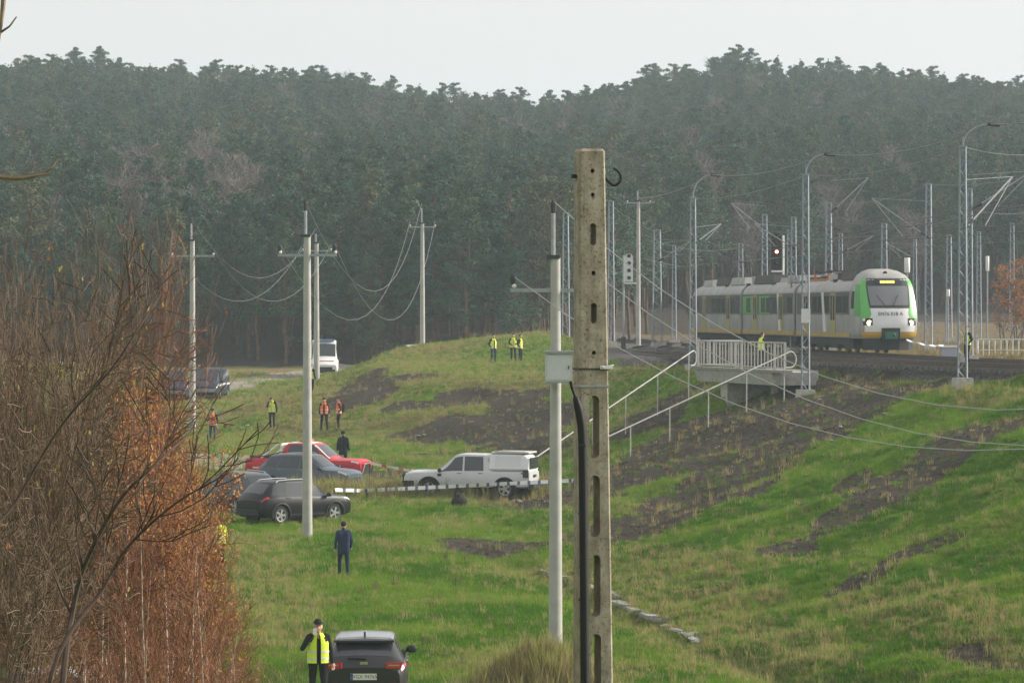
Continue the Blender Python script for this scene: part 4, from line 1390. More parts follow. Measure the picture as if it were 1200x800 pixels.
def make_train():
    ang = math.atan2(1.0, -0.1025) - math.pi / 2
    t = thing("passenger_train", "green and white electric passenger train with yellow stripe standing on the track", "train", (19.45, 184, RAIL_Z), ang)
    cab_z = [0.8, 0.95, 1.15, 1.5, 1.9, 2.3, 2.5, 2.8, 3.2, 3.6, 3.85, 4.1, 4.3, 4.42]
    cab_y = [0.28, 0.12, 0.04, 0.0, 0.06, 0.18, 0.27, 0.40, 0.60, 0.82, 0.98, 1.28, 1.75, 2.5]
    cab_w = [1.34, 1.40, 1.44, 1.45, 1.45, 1.45, 1.44, 1.43, 1.40, 1.35, 1.27, 1.10, 0.82, 0.48]
    def FZ(z):
        return float(np.interp(z, cab_z, cab_y)), float(np.interp(z, cab_z, cab_w))
    def front(z, u, off=0.0):
        y, w_ = FZ(z)
        return Vector((u * (w_ + off * abs(u)), y + 0.42 * abs(u) ** 3.6 - off, z))
    us = [-1, -0.93, -0.84, -0.72, -0.55, -0.3, 0, 0.3, 0.55, 0.72, 0.84, 0.93, 1]
    zs = sorted(set(cab_z + [1.0, 1.3, 1.7, 2.1, 2.4, 3.0, 3.4, 4.0, 4.2]))
    mb = MB()
    rows = []
    for z in zs:
        y, w_ = FZ(z)
        rows.append([Vector((-w_, 3.4, z))] + [front(z, u) for u in us] + [Vector((w_, 3.4, z))])
    mb.grid(rows)
    mb.add([r[0] for r in rows] + [r[-1] for r in rows[::-1]], [tuple(range(2 * len(rows)))])
    mb.build("cab_shell", M_tr_grey, t, True, 50)
    def panel(name, m, zlo, zhi, ulo, uhi, off, nz=6, nu=6, parent=None):
        """patch of the cab front; ulo / uhi may depend on height"""
        fl = ulo if callable(ulo) else (lambda z: ulo)
        fh = uhi if callable(uhi) else (lambda z: uhi)
        mb = MB()
        def pt(i, j, o_):
            z = zlo + (zhi - zlo) * i / nz
            return front(z, fl(z) + (fh(z) - fl(z)) * j / nu, o_)
        mb.grid([[pt(i, j, off) for j in range(nu + 1)] for i in range(nz + 1)])
        ring = [(i, 0) for i in range(nz + 1)] + [(nz, j) for j in range(1, nu + 1)] + [(i, nu) for i in range(nz - 1, -1, -1)] + [(0, j) for j in range(nu - 1, 0, -1)]
        mb.grid([[pt(i, j, off) for i, j in ring + ring[:1]], [pt(i, j, -0.03) for i, j in ring + ring[:1]]])
        return mb.build(name, m, parent or t, True, 50)
    nose = panel("white_nose", M_tr_white, 1.16, 2.46, -0.9, 0.9, 0.008, 8, 10)
    for s_ in (-1, 1):
        e = lambda z, s_=s_: s_ * float(np.interp(z, [1.7, 1.95, 2.4, 3.9], [0.93, 0.66, 0.70, 0.80]))
        f = lambda z, s_=s_: s_ * 0.999
        panel("green_pillar", M_tr_green, 1.72, 3.95, e if s_ > 0 else f, f if s_ > 0 else e, 0.014, 12, 5)
        # green on the cab side
        mb = MB()
        mb.grid([[Vector((s_ * (FZ(z)[1] + 0.012), y, z)) for y in (FZ(z)[0] + 0.42, 1.6, 2.3)] for z in (1.95, 2.3, 2.8, 3.2, 3.6)])
        mb.build("green_side", M_tr_green, t)
        panel("headlight_recess", M_under, 1.50, 1.86, s_ * 0.64 if s_ > 0 else -0.94, 0.94 if s_ > 0 else -0.64, 0.018, 3, 4)
        hl = MB()
        c = front(1.62, s_ * 0.74, 0.03)
        hl.cyl(c + Vector((0, 0.05, 0)), c + Vector((0, -0.012, 0)), 0.135, n=16)
        hl.build("headlight", M_head, t)
        c = front(1.78, s_ * 0.90, 0.03)
        MB().cyl(c + Vector((0, 0.05, 0)), c + Vector((0, -0.012, 0)), 0.08, n=12).build("marker_light", M_porc, t)
        panel("yellow_skirt", M_tr_yellow, 0.84, 1.15, s_ * 0.33 if s_ > 0 else -0.99, 0.99 if s_ > 0 else -0.33, 0.016, 3, 6)
    ws = panel("windscreen_surround", M_dkmet, 2.38, 3.92, lambda z: -float(np.interp(z, [2.38, 3.92], [0.72, 0.84])), lambda z: float(np.interp(z, [2.38, 3.92], [0.72, 0.84])), 0.02, 8, 10)
    panel("windscreen", M_screen, 2.52, 3.52, lambda z: -float(np.interp(z, [2.5, 3.6], [0.67, 0.76])), lambda z: float(np.interp(z, [2.5, 3.6], [0.67, 0.76])), 0.028, 8, 10, ws)
    disp = panel("destination_display", M_under, 3.58, 3.85, -0.55, 0.55, 0.028, 3, 6, ws)
    tilt = math.atan2(0.62, 1.0)
    lb = MB()
    for x_, w_ in ((-0.34, 0.10), (-0.20, 0.16), (-0.02, 0.14), (0.14, 0.12), (0.29, 0.13)):
        c_ = front(3.71, x_ / 1.2, 0.045)
        lb.box((x_, c_.y, 3.71), (w_, 0.02, 0.15))
    lb.build("lit_letters", M_led, disp)
    text_part("number_text", "EN76 018 A", 0.26, M_dkmet, nose, Matrix.Translation(front(2.08, 0, 0.03)) @ Matrix.Rotation(R(90) - 0.22, 4, 'X'))
    for k in (-0.35, 0.25):
        a, b = front(2.45, k * 0.4, 0.05), front(3.05, k * 1.3, 0.05)
        MB().tube([a, b], 0.016, 5).build("wiper", M_black, ws)
    # coupler recess and coupler
    mb = MB(); mb.box((0, 0.12, 1.08), (0.95, 0.34, 0.56)); mb.build("coupler_recess", M_under, t)
    cp = MB()
    cp.box((0, -0.12, 0.98), (0.62, 0.30, 0.36)); cp.cyl((0, 0.4, 0.98), (0, -0.1, 0.98), 0.16, n=10)
    cp.cyl((0.12, -0.26, 1.0), (0.12, -0.40, 1.0), 0.10, 0.04, 10)
    cp.build("coupler", mat("coupler_green", (0.03, 0.15, 0.09), 0.5, noise=0.3, nscale=5), t)
    sk = MB()
    sk.grid([[Vector((u * 1.32, 0.32 + 0.5 * abs(u) ** 3, z)) for u in (-1, -0.8, -0.4, 0, 0.4, 0.8, 1)] for z in (0.22, 0.82)])
    sk.grid([[Vector((u * 1.30, 0.42 + 0.5 * abs(u) ** 3, z)) for u in (-1, -0.8, -0.4, 0, 0.4, 0.8, 1)] for z in (0.22, 0.82)])
    sk.build("plough", M_under, t)
    lg = MB(); lg.cyl(front(4.18, 0, 0.03), front(4.18, 0, -0.05), 0.11, n=14); lg.build("top_lamp", M_dkmet, t)
    # cab side window
    for s_ in (-1, 1):
        MB().grid([[Vector((s_ * (FZ(z)[1] + 0.02), y, z)) for y in (2.45, 3.15)] for z in (2.35, 2.8, 3.25)]).build("cab_side_window", M_tr_glass, t)
    # passenger sections
    prof = [(0.8, 1.36), (1.1, 1.44), (2.0, 1.45), (2.9, 1.45), (3.3, 1.42), (3.55, 1.30), (3.75, 1.08), (3.9, 0.7), (3.95, 0.0)]
    def section(y0, y1, idx):
        mb = MB()
        half = [(w_, z) for z, w_ in prof]
        ring = half + [(-w_, z) for w_, z in half[-2::-1]]
        mb.prism(ring, y0, y1)
        car = mb.build("car_body", M_tr_grey, t, True, 25)
        rf = MB()
        rr = [(w_ + 0.01, z + 0.012) for z, w_ in prof if z >= 3.3]
        ring2 = rr + [(-w_, z) for w_, z in rr[-2::-1]]
        rf.grid([[Vector((a, y, b)) for a, b in ring2] for y in (y0 + 0.05, y1 - 0.05)])
        rf.build("roof", M_tr_roof, car, True, 25)
        for s_ in (-1, 1):
            x = s_ * 1.452
            def strip(nm, m, a, b, z0, z1, off, par):
                q = MB(); q.box((s_ * (1.44 + off / 2), (a + b) / 2, (z0 + z1) / 2), (0.02 + off, b - a, z1 - z0)); return q.build(nm, m, par)
            strip("yellow_stripe", M_tr_ystripe, y0 + 0.02, y1 - 0.02, 0.86, 1.08, 0.010, car)
            strip("window_band", M_tr_band, y0 + 0.25, y1 - 0.25, 2.05, 3.24, 0.014, car)
            n = 4
            L = (y1 - y0)
            doors = [y0 + L * f for f in ((0.24, 0.74) if idx else (0.30, 0.80))]
            for dy in doors:
                dr = strip("door", M_tr_door, dy - 0.75, dy + 0.75, 0.95, 3.2, 0.026, car)
                for q in (-0.34, 0.34):
                    pn = MB(); pn.box((s_ * 1.478, dy + q, 2.4), (0.014, 0.44, 1.3)); o = pn.build("door_window", M_tr_glass, car)
            a = y0 + 0.5
            while a + 1.5 < y1 - 0.3:
                if all(abs(a + 0.75 - dy) > 1.6 for dy in doors):
                    strip("window", M_tr_glass, a, a + 1.5, 2.15, 3.02, 0.022, car)
                a += 1.75
        un = MB()
        un.box((0, (y0 + y1) / 2, 0.62), (2.5, y1 - y0 - 0.6, 0.36))
        for k in range(4):
            c = y0 + (y1 - y0) * (k + 0.5) / 4
            un.box((0, c, 0.42), (2.3, 2.4, 0.34))
        un.build("underframe", M_under, car)
        for c in (y0 + 2.6, y1 - 2.6):
            bg = MB()
            for s_ in (-1, 1):
                bg.box((s_ * 1.0, c, 0.48), (0.16, 3.0, 0.22))
                bg.box((s_ * 1.0, c, 0.60), (0.26, 0.7, 0.22))
            bg.box((0, c, 0.5), (2.0, 0.5, 0.2))
            b_ = bg.build("bogie", M_under, car)
            for wy in (-1.15, 1.15):
                for s_ in (-1, 1):
                    MB().cyl((s_ * 0.70, c + wy, 0.42), (s_ * 0.83, c + wy, 0.42), 0.42, n=18).build("wheel", M_rail, car)
        return car
    def bellows(y0, y1):
        mb = MB()
        n = 9
        for k in range(n):
            a = y0 + (y1 - y0) * k / n
            o_ = 0.05 if k % 2 else 0.0
            half = [(w_ - 0.09 - o_, z - (0.08 if z > 3 else -0.05)) for z, w_ in prof[:-1]]
            ring = half + [(-w_, z) for w_, z in half[::-1]]
            mb.prism(ring, a, a + (y1 - y0) / n)
        mb.build("gangway_bellows", M_dkmet, t)
    bounds = [(3.4, 19.0), (19.8, 37.2), (38.0, 57.5)]
    cars = [section(a, b, i) for i, (a, b) in enumerate(bounds)]
    bellows(19.0, 19.8); bellows(37.2, 38.0)
    for a, b in ((27.6, 31.2), (33.0, 37.1)):
        MB().box((-1.464, (a + b) / 2, 2.6), (0.012, b - a, 1.05)).build("green_panel", M_tr_green, t)
    for a in (10.4, 24.2):
        mb = MB()
        mb.add([(-1.485, a - 0.35, 1.1), (-1.485, a + 0.25, 1.1), (-1.485, a + 0.9, 3.25), (-1.485, a + 0.3, 3.25), (-1.44, a - 0.35, 1.1), (-1.44, a + 0.25, 1.1), (-1.44, a + 0.9, 3.25), (-1.44, a + 0.3, 3.25)],
               [(0, 1, 2, 3), (7, 6, 5, 4), (0, 4, 5, 1), (1, 5, 6, 2), (2, 6, 7, 3), (3, 7, 4, 0)])
        mb.build("white_slanted_panel", M_tr_white, t)
    # roof gear
    def rbox(nm, y0, y1, w_, h_, m, tp=0.9):
        mb = MB(); mb.box((0, (y0 + y1) / 2, 3.88 + h_ / 2), (w_, y1 - y0, h_), 0, tp); return mb.build(nm, m, t)
    rbox("roof_box", 4.2, 8.6, 1.9, 0.46, M_brown)
    rbox("roof_box", 10.4, 12.4, 1.7, 0.36, M_tr_roof)
    rbox("roof_box", 20.6, 24.5, 1.9, 0.40, M_tr_roof)
    rbox("roof_box", 29.0, 36.2, 1.9, 0.52, M_brown)
    rbox("roof_box", 39.5, 45.0, 1.9, 0.46, M_tr_roof)
    rbox("roof_box", 46.5, 51.0, 1.8, 0.50, M_brown)
    rbox("roof_box", 52.5, 56.5, 1.8, 0.40, M_tr_roof)
    rbox("roof_vent", 25.5, 28.2, 1.5, 0.30, M_tr_roof)
    pg = rbox("pantograph_base", 13.2, 18.2, 1.6, 0.14, M_orange, 1.0)
    for s_ in (-1, 1):
        for k in range(2):
            MB().tube([(s_ * 0.62, 13.6 + k * 4, 4.0), (s_ * 0.62, 13.6 + k * 4, 4.3)], [0.09, 0.06], 8).build("roof_insulator", M_orange, pg)
    pf = MB()
    for s_ in (-1, 1):
        pf.tube([(s_ * 0.5, 13.4, 4.36), (s_ * 0.45, 17.6, 4.42)], 0.045, 6)
    pf.tube([(-0.8, 13.3, 4.42), (0.8, 13.3, 4.42)], 0.05, 6)
    pf.tube([(-0.6, 17.6, 4.40), (0.6, 17.6, 4.40)], 0.04, 6)
    pf.build("pantograph_frame", M_under, pg)
    rq = random.Random(3)
    for k in range(14):
        y = 11 + 45 * k / 14 + rq.uniform(-0.5, 0.5)
        mb = MB(); mb.box((rq.choice((-0.75, -0.5, 0.55, 0.0)), y, 4.02), (rq.uniform(0.3, 0.7), rq.uniform(0.5, 1.4), rq.uniform(0.25, 0.75))); mb.build("roof_unit", rq.choice((M_brown, M_tr_roof, M_dkmet)), t)
    # raised rear pantograph
    mb = MB()
    mb.tube([(0, 50.4, 4.3), (0, 48.4, 5.0)], 0.05, 6); mb.tube([(0, 48.4, 5.0), (0, 49.8, 5.42)], 0.035, 6)
    mb.tube([(-0.85, 49.8, 5.36), (-0.5, 49.8, 5.44), (0.5, 49.8, 5.44), (0.85, 49.8, 5.36)], 0.04, 6)
    mb.build("raised_pantograph", M_under, t)
    for y in (3.2, 9.6, 19.3, 28.6, 37.6, 45.8):
        MB().box((-1.02, y, 3.86), (0.18, 0.5, 0.16)).build("roof_step", M_dkmet, t)
    return t
make_train()

# ------------------------------------------------------------------ vehicles
M_glass = mat("car_glass", (0.03, 0.035, 0.04), 0.06, spec=0.7)
M_tyre = mat("tyre", (0.022, 0.022, 0.023), 0.9)
M_rim = mat("alloy_rim", (0.42, 0.42, 0.43), 0.35, 0.7)
M_plastic = mat("black_trim", (0.02, 0.02, 0.021), 0.6)
M_tail = mat("tail_lamp_red", (0.45, 0.02, 0.03), 0.2, spec=0.6)
M_lamp = mat("headlamp_clear", (0.62, 0.63, 0.64), 0.12, spec=0.7)
M_amber = mat("amber_lamp", (0.65, 0.28, 0.04), 0.3)
M_plate = mat("plate_white", (0.75, 0.75, 0.73), 0.5)
M_chrome = mat("chrome_trim", (0.55, 0.55, 0.56), 0.2, 0.9)
def paint(name, c, rough=0.28): return mat(name, c, 0.4, 0.0, spec=0.25, coat=0.35, noise=0.04, nscale=3)

class Car:
    """lofted car body; +X forward, origin on the ground under the middle.  keys: x, bottom, belt, top, half width, half top width"""
    def __init__(s, keys):
        k = np.array(keys, float)
        s.x0, s.x1 = k[0, 0], k[-1, 0]
        s.xs = np.linspace(s.x0, s.x1, int((s.x1 - s.x0) / 0.07) + 1)
        cols = []
        for c in range(1, 6):
            v = np.interp(s.xs, k[:, 0], k[:, c])
            p = np.pad(v, 2, mode='edge')
            v2 = (p[:-4] + 2 * p[1:-3] + 3 * p[2:-2] + 2 * p[3:-1] + p[4:]) / 9
            cols.append(v2)
        s.c = np.array(cols)
    def prop(s, x): return [float(np.interp(x, s.xs, s.c[i])) for i in range(5)]
    def sec(s, x):
        zb, zl, zt, w_, wt = s.prop(x)
        zl = min(zl, zt - 0.02)
        return [(0, zb), (w_ * 0.80, zb), (w_ * 0.965, zb + 0.07), (w_, zb + (zl - zb) * 0.48), (w_ * 0.985, zl - 0.07), (w_ * 0.945, zl), (wt, zt - 0.035 * min(1, wt / 0.3)), (wt * 0.88, zt), (0, zt + 0.025)]
    def S(s, x, k, side=1):
        """surface point: k runs 0 (bottom centre) .. 8 (top centre)"""
        p = s.sec(x)
        i = min(int(k), 7)
        f = k - i
        return Vector((x, side * (p[i][0] * (1 - f) + p[i + 1][0] * f), p[i][1] * (1 - f) + p[i + 1][1] * f))
    def W(s, x, u):
        """top surface: u -1 .. 1 across"""
        k = 8 - abs(u) * 2.0
        return s.S(x, k, 1 if u >= 0 else -1)
    def body(s):
        mb = MB()
        rows = []
        for x in s.xs:
            p = s.sec(x)
            rows.append([Vector((x, a, b)) for a, b in p] + [Vector((x, -a, b)) for a, b in p[-2:0:-1]])
        rows2 = [r + r[:1] for r in rows]
        n = len(rows[0])
        vs = [q for r in rows for q in r]
        fs = []
        for i in range(len(rows) - 1):
            for j in range(n):
                fs.append((i * n + j, i * n + (j + 1) % n, (i + 1) * n + (j + 1) % n, (i + 1) * n + j))
        fs.append(tuple(range(n - 1, -1, -1)))
        m = (len(rows) - 1) * n
        fs.append(tuple(m + j for j in range(n)))
        mb.add(vs, fs)
        return mb

def offset_patch(fn, nu, nv, off):
    """thin shell from a surface function fn(u, v) on [0,1]^2, pushed out along its normal"""
    P = [[fn(i / nu, j / nv) for j in range(nv + 1)] for i in range(nu + 1)]
    N = [[None] * (nv + 1) for _ in range(nu + 1)]
    for i in range(nu + 1):
        for j in range(nv + 1):
            a = P[min(i + 1, nu)][j] - P[max(i - 1, 0)][j]
            b = P[i][min(j + 1, nv)] - P[i][max(j - 1, 0)]
            q = a.cross(b)
            N[i][j] = q.normalized() if q.length > 1e-9 else Vector((0, 0, 1))
    return P, N

def patch(name, m, parent, fn, nu, nv, off, outward):
    P, N = offset_patch(fn, nu, nv, off)
    mb = MB()
    def o_(i, j, d):
        n = N[i][j]
        if n.dot(outward) < 0: n = -n
        return P[i][j] + n * d
    mb.grid([[o_(i, j, off) for j in range(nv + 1)] for i in range(nu + 1)])
    ring = [(i, 0) for i in range(nu + 1)] + [(nu, j) for j in range(1, nv + 1)] + [(i, nv) for i in range(nu - 1, -1, -1)] + [(0, j) for j in range(nv - 1, -1, -1)]
    mb.grid([[o_(i, j, off) for i, j in ring], [o_(i, j, -0.01) for i, j in ring]])
    return mb.build(name, m, parent, True, 50)

WHEELS = {}
def wheel_mesh(r, w_):
    key = (round(r, 3), round(w_, 3))
    if key in WHEELS: return WHEELS[key]
    ty = MB()
    prof = [(r * 0.66, -w_ / 2), (r * 0.9, -w_ / 2), (r, -w_ * 0.32), (r, w_ * 0.32), (r * 0.9, w_ / 2), (r * 0.66, w_ / 2), (r * 0.66, -w_ / 2)]
    n = 24
    ty.grid([[Vector((a * math.cos(2 * math.pi * k / n), b, a * math.sin(2 * math.pi * k / n))) for a, b in prof] for k in range(n + 1)])
    rm = MB()
    rm.cyl((0, -w_ * 0.1, 0), (0, w_ * 0.1, 0), r * 0.66, n=20)
    for k in range(5):
        a = 2 * math.pi * k / 5
        d = Vector((math.cos(a), 0, math.sin(a)))
        e = Vector((-math.sin(a), 0, math.cos(a)))
        for q in (-1, 1):
            y0 = q * w_ * 0.45
            rm.add([d * r * 0.12 - e * r * 0.10 + Vector((0, y0, 0)), d * r * 0.12 + e * r * 0.10 + Vector((0, y0, 0)), d * r * 0.66 + e * r * 0.13 + Vector((0, y0, 0)), d * r * 0.66 - e * r * 0.13 + Vector((0, y0, 0)),
                    d * r * 0.12 - e * r * 0.10, d * r * 0.12 + e * r * 0.10, d * r * 0.66 + e * r * 0.13, d * r * 0.66 - e * r * 0.13], [(0, 1, 2, 3), (0, 4, 5, 1), (1, 5, 6, 2), (2, 6, 7, 3), (3, 7, 4, 0)])
    hub = MB(); hub.cyl((0, -w_ * 0.47, 0), (0, w_ * 0.47, 0), r * 0.17, n=12)
    rimo = MB()
    pr2 = [(r * 0.66, -w_ * 0.49), (r * 0.60, -w_ * 0.47), (r * 0.60, w_ * 0.47), (r * 0.66, w_ * 0.49)]
    rimo.grid([[Vector((a * math.cos(2 * math.pi * k / n), b, a * math.sin(2 * math.pi * k / n))) for a, b in pr2] for k in range(n + 1)])
    rm2 = MB(); rm2.cur = 1
    allm = MB(); allm.add(rm.v[:40], [f for f in rm.f if max(f) < 40]); allm.cur = 1
    allm.add(rm.v[40:], [tuple(i - 40 for i in f) for f in rm.f if min(f) >= 40]); allm.add(hub.v, hub.f); allm.add(rimo.v, rimo.f)
    WHEELS[key] = (ty.mesh("tyre", M_tyre), allm.mesh("rim", [M_plastic, M_rim]))
    return WHEELS[key]

def make_car(name, label, cat, keys, pnt, wheels, wr, side_win, wscreen, rscreen, loc, heading, trim=None, lights=True, arch_trim=False, plate=None, roofrail=False, extra=None, wheel_w=0.2, group=None, trunk=None, wz=None, tilt=(0, 0)):
    """side_win: list of (xb0, xb1, xt0, xt1); wscreen / rscreen: (x_low, x_high)"""
    C = Car(keys)
    z = min(gz(loc[0] + a, loc[1] + b) for a in (-1, 0, 1) for b in (-1, 0, 1)) * 0.4 + gz(*loc[:2]) * 0.6 if len(loc) < 3 else loc[2]
    t = thing(name, label, cat, (loc[0], loc[1], z), heading, group)
    body = C.body().build("body", [pnt, M_plastic], None, True, 32)
    cut = MB(); cut.cur = 1
    for wx in wheels:
        w_ = C.prop(wx)[3]
        for s_ in (-1, 1):
            cut.cyl((wx, s_ * (w_ - 0.30), wr), (wx, s_ * (w_ + 0.2), wr), wr + 0.055, n=28)
    co = cut.build("cutter", [pnt, M_plastic])
    md = body.modifiers.new("b", 'BOOLEAN'); md.object = co; md.operation = 'DIFFERENCE'; md.solver = 'EXACT'
    bpy.context.view_layer.update()
    me = apply_mods(body)
    body.modifiers.clear()
    body.data = me
    bpy.data.objects.remove(co)
    body.parent = t
    tm, rm = wheel_mesh(wr, wheel_w)
    for wx in wheels:
        w_ = C.prop(wx)[3]
        for s_ in (-1, 1):
            ty = bpy.data.objects.new("wheel", tm); COL.objects.link(ty); ty.parent = t
            ty.location = (wx, s_ * (w_ - wheel_w / 2 - 0.01), wr)
            ri = bpy.data.objects.new("rim", rm); COL.objects.link(ri); ri.parent = ty
            if arch_trim:
                ar = MB()
                pts = [Vector((wx + (wr + 0.075) * math.cos(a), s_ * (w_ + 0.004), wr + (wr + 0.075) * math.sin(a))) for a in [math.pi * (-0.08 + 1.16 * k / 14) for k in range(15)]]
                ar.tube(pts, 0.045, 6)
                ar.build("arch_trim", M_plastic, t, True)
    # sills / bumpers
    for s_ in (-1, 1):
        xa, xb = wheels[0] + wr + 0.1, wheels[-1] - wr - 0.1
        patch("sill", trim or M_plastic, t, lambda u, v, s_=s_: C.S(xa + (xb - xa) * u, 1.2 + 1.1 * v, s_), 6, 3, 0.008, Vector((0, s_, 0)))
        for (b0, b1, t0, t1) in side_win:
            patch("side_window", M_glass, t, lambda u, v, s_=s_, q=(b0, b1, t0, t1): C.S((q[0] + (q[1] - q[0]) * u) * (1 - v) + (q[2] + (q[3] - q[2]) * u) * v, 5.06 + 0.84 * v, s_), 6, 4, 0.006, Vector((0, s_, 0.2)))
    if wscreen:
        a, b = wscreen
        patch("windscreen", M_glass, t, lambda u, v: C.W(a + (b - a) * u, (v - 0.5) * 2 * (0.95 if u < 0.5 else 0.93)), 5, 8, 0.006, Vector((1, 0, 1)))
    if rscreen:
        a, b = rscreen
        patch("rear_window", M_glass, t, lambda u, v: C.W(a + (b - a) * u, (v - 0.5) * 2 * 0.9), 5, 8, 0.006, Vector((-1, 0, 1)))
    zb, zl, zt, w_, wt = C.prop(C.x1 - 0.25)
    if lights:
        for s_ in (-1, 1):
            patch("headlight", M_lamp, t, lambda u, v, s_=s_: C.S(C.x1 - 0.42 + 0.34 * u, 4.05 + 0.85 * v, s_), 4, 3, 0.012, Vector((0.5, s_, 0.2)))
            patch("tail_light", M_tail, t, lambda u, v, s_=s_: C.S(C.x0 + 0.05 + 0.30 * u, 4.0 + 0.9 * v, s_), 4, 3, 0.012, Vector((-0.5, s_, 0.2)))
    zb, zl, zt, w_, wt = C.prop(C.x1 - 0.05)
    g = MB(); g.box((C.x1 - 0.02, 0, zb + (zl - zb) * 0.55), (0.06, w_ * 1.25, (zl - zb) * 0.34)); g.build("grille", M_plastic, t)
    zb2 = C.prop(C.x0 + 0.05)
    g = MB(); g.box((C.x0 - 0.01, 0, zb2[0] + 0.13), (0.10, zb2[3] * 1.7, 0.22)); g.build("rear_bumper", trim or M_plastic, t)
    g = MB(); g.box((C.x1 - 0.02, 0, zb + 0.10), (0.10, w_ * 1.7, 0.18)); g.build("front_bumper", trim or M_plastic, t)
    # mirrors
    mx = side_win[-1][1] - 0.05 if side_win else 0.8
    for s_ in (-1, 1):
        p = C.S(mx, 5.1, s_)
        mb = MB(); mb.sphere(p + Vector((0, s_ * 0.13, 0.05)), (0.08, 0.13, 0.085), 10, 7); mb.tube([p + Vector((0, -0.02 * s_, 0)), p + Vector((0, s_ * 0.1, 0.03))], 0.03, 6)
        mb.build("mirror", M_plastic, t, True)
    for s_ in (-1, 1):
        for (b0, b1, t0, t1) in side_win[-2:]:
            p = C.S(b0 + 0.12, 4.3, s_)
            MB().box((p.x, p.y + s_ * 0.012, p.z), (0.2, 0.035, 0.03)).build("door_handle", M_chrome, t)
    if roofrail:
        for s_ in (-1, 1):
            pts = [C.S(x, 6.6, s_) + Vector((0, 0, 0.05 if 0.02 < f < 0.98 else 0.0)) for f, x in [(f, roofrail[0] + (roofrail[1] - roofrail[0]) * f) for f in (0, 0.06, 0.5, 0.94, 1)]]
            MB().tube(pts, 0.02, 6).build("roof_rail", M_chrome, t)
    if extra: extra(C, t)
    t.rotation_euler = (tilt[0], tilt[1], heading)
    return t

SUV = [(-2.20, 0.42, 0.78, 0.82, 0.66, 0.50), (-2.14, 0.30, 0.98, 1.02, 0.80, 0.58), (-2.02, 0.26, 1.05, 1.12, 0.87, 0.62), (-1.72, 0.25, 1.07, 1.40, 0.90, 0.60), (-1.50, 0.25, 1.06, 1.58, 0.915, 0.60), (-0.9, 0.24, 1.04, 1.63, 0.92, 0.62),
       (0.0, 0.24, 1.02, 1.64, 0.92, 0.62), (0.35, 0.24, 1.01, 1.60, 0.92, 0.60), (1.05, 0.24, 1.01, 1.06, 0.915, 0.72), (1.25, 0.24, 1.00, 1.05, 0.91, 0.74), (1.85, 0.24, 0.96, 1.00, 0.895, 0.72), (2.06, 0.26, 0.91, 0.94, 0.85, 0.68), (2.15, 0.30, 0.82, 0.86, 0.80, 0.62), (2.19, 0.36, 0.74, 0.78, 0.74, 0.56)]
HATCH = [(-2.17, 0.36, 0.74, 0.80, 0.70, 0.55), (-2.12, 0.26, 0.94, 0.98, 0.82, 0.60), (-2.02, 0.22, 0.98, 1.06, 0.875, 0.64), (-1.62, 0.20, 0.98, 1.37, 0.895, 0.60), (-1.40, 0.20, 0.98, 1.42, 0.90, 0.60), (-0.8, 0.19, 0.96, 1.45, 0.90, 0.61),
         (0.0, 0.19, 0.94, 1.455, 0.90, 0.61), (0.30, 0.19, 0.93, 1.42, 0.90, 0.59), (1.05, 0.19, 0.93, 0.98, 0.895, 0.70), (1.25, 0.19, 0.90, 0.95, 0.89, 0.70), (1.85, 0.20, 0.80, 0.84, 0.87, 0.66), (2.07, 0.24, 0.68, 0.72, 0.80, 0.58), (2.16, 0.32, 0.58, 0.62, 0.70, 0.50)]
PICK = [(-2.66, 0.48, 1.05, 1.10, 0.86, 0.80), (-2.60, 0.42, 1.08, 1.14, 0.91, 0.84), (-1.05, 0.40, 1.08, 1.14, 0.93, 0.85), (-0.98, 0.38, 1.08, 1.16, 0.93, 0.84), (-0.90, 0.38, 1.09, 1.70, 0.93, 0.64), (-0.75, 0.38, 1.09, 1.80, 0.93, 0.64), (0.2, 0.38, 1.08, 1.82, 0.93, 0.64), (0.55, 0.38, 1.08, 1.76, 0.93, 0.62),
        (1.25, 0.38, 1.08, 1.14, 0.93, 0.76), (1.5, 0.38, 1.05, 1.11, 0.93, 0.76), (2.3, 0.40, 1.05, 1.10, 0.92, 0.78), (2.56, 0.42, 1.02, 1.07, 0.89, 0.76), (2.66, 0.46, 0.96, 1.00, 0.85, 0.72), (2.70, 0.50, 0.90, 0.94, 0.82, 0.70)]
VAN = [(-2.45, 0.42, 1.05, 1.75, 0.85, 0.74), (-2.38, 0.30, 1.10, 1.90, 0.93, 0.80), (-2.2, 0.26, 1.12, 1.96, 0.95, 0.82), (0.9, 0.26, 1.12, 1.97, 0.95, 0.80), (1.15, 0.26, 1.10, 1.90, 0.95, 0.76), (1.85, 0.26, 1.08, 1.22, 0.94, 0.74), (2.05, 0.27, 1.02, 1.10, 0.92, 0.72), (2.38, 0.32, 0.86, 0.90, 0.86, 0.64), (2.46, 0.42, 0.72, 0.76, 0.76, 0.55)]
AMB = [(-2.95, 0.45, 1.25, 2.45, 0.90, 0.82), (-2.88, 0.32, 1.30, 2.58, 0.98, 0.86), (-2.6, 0.30, 1.30, 2.64, 1.0, 0.88), (1.0, 0.30, 1.30, 2.64, 1.0, 0.84), (1.3, 0.30, 1.28, 2.48, 1.0, 0.78), (2.05, 0.30, 1.25, 1.42, 0.99, 0.78), (2.25, 0.30, 1.18, 1.28, 0.97, 0.76), (2.85, 0.34, 0.98, 1.02, 0.90, 0.68), (2.95, 0.44, 0.82, 0.86, 0.80, 0.58)]

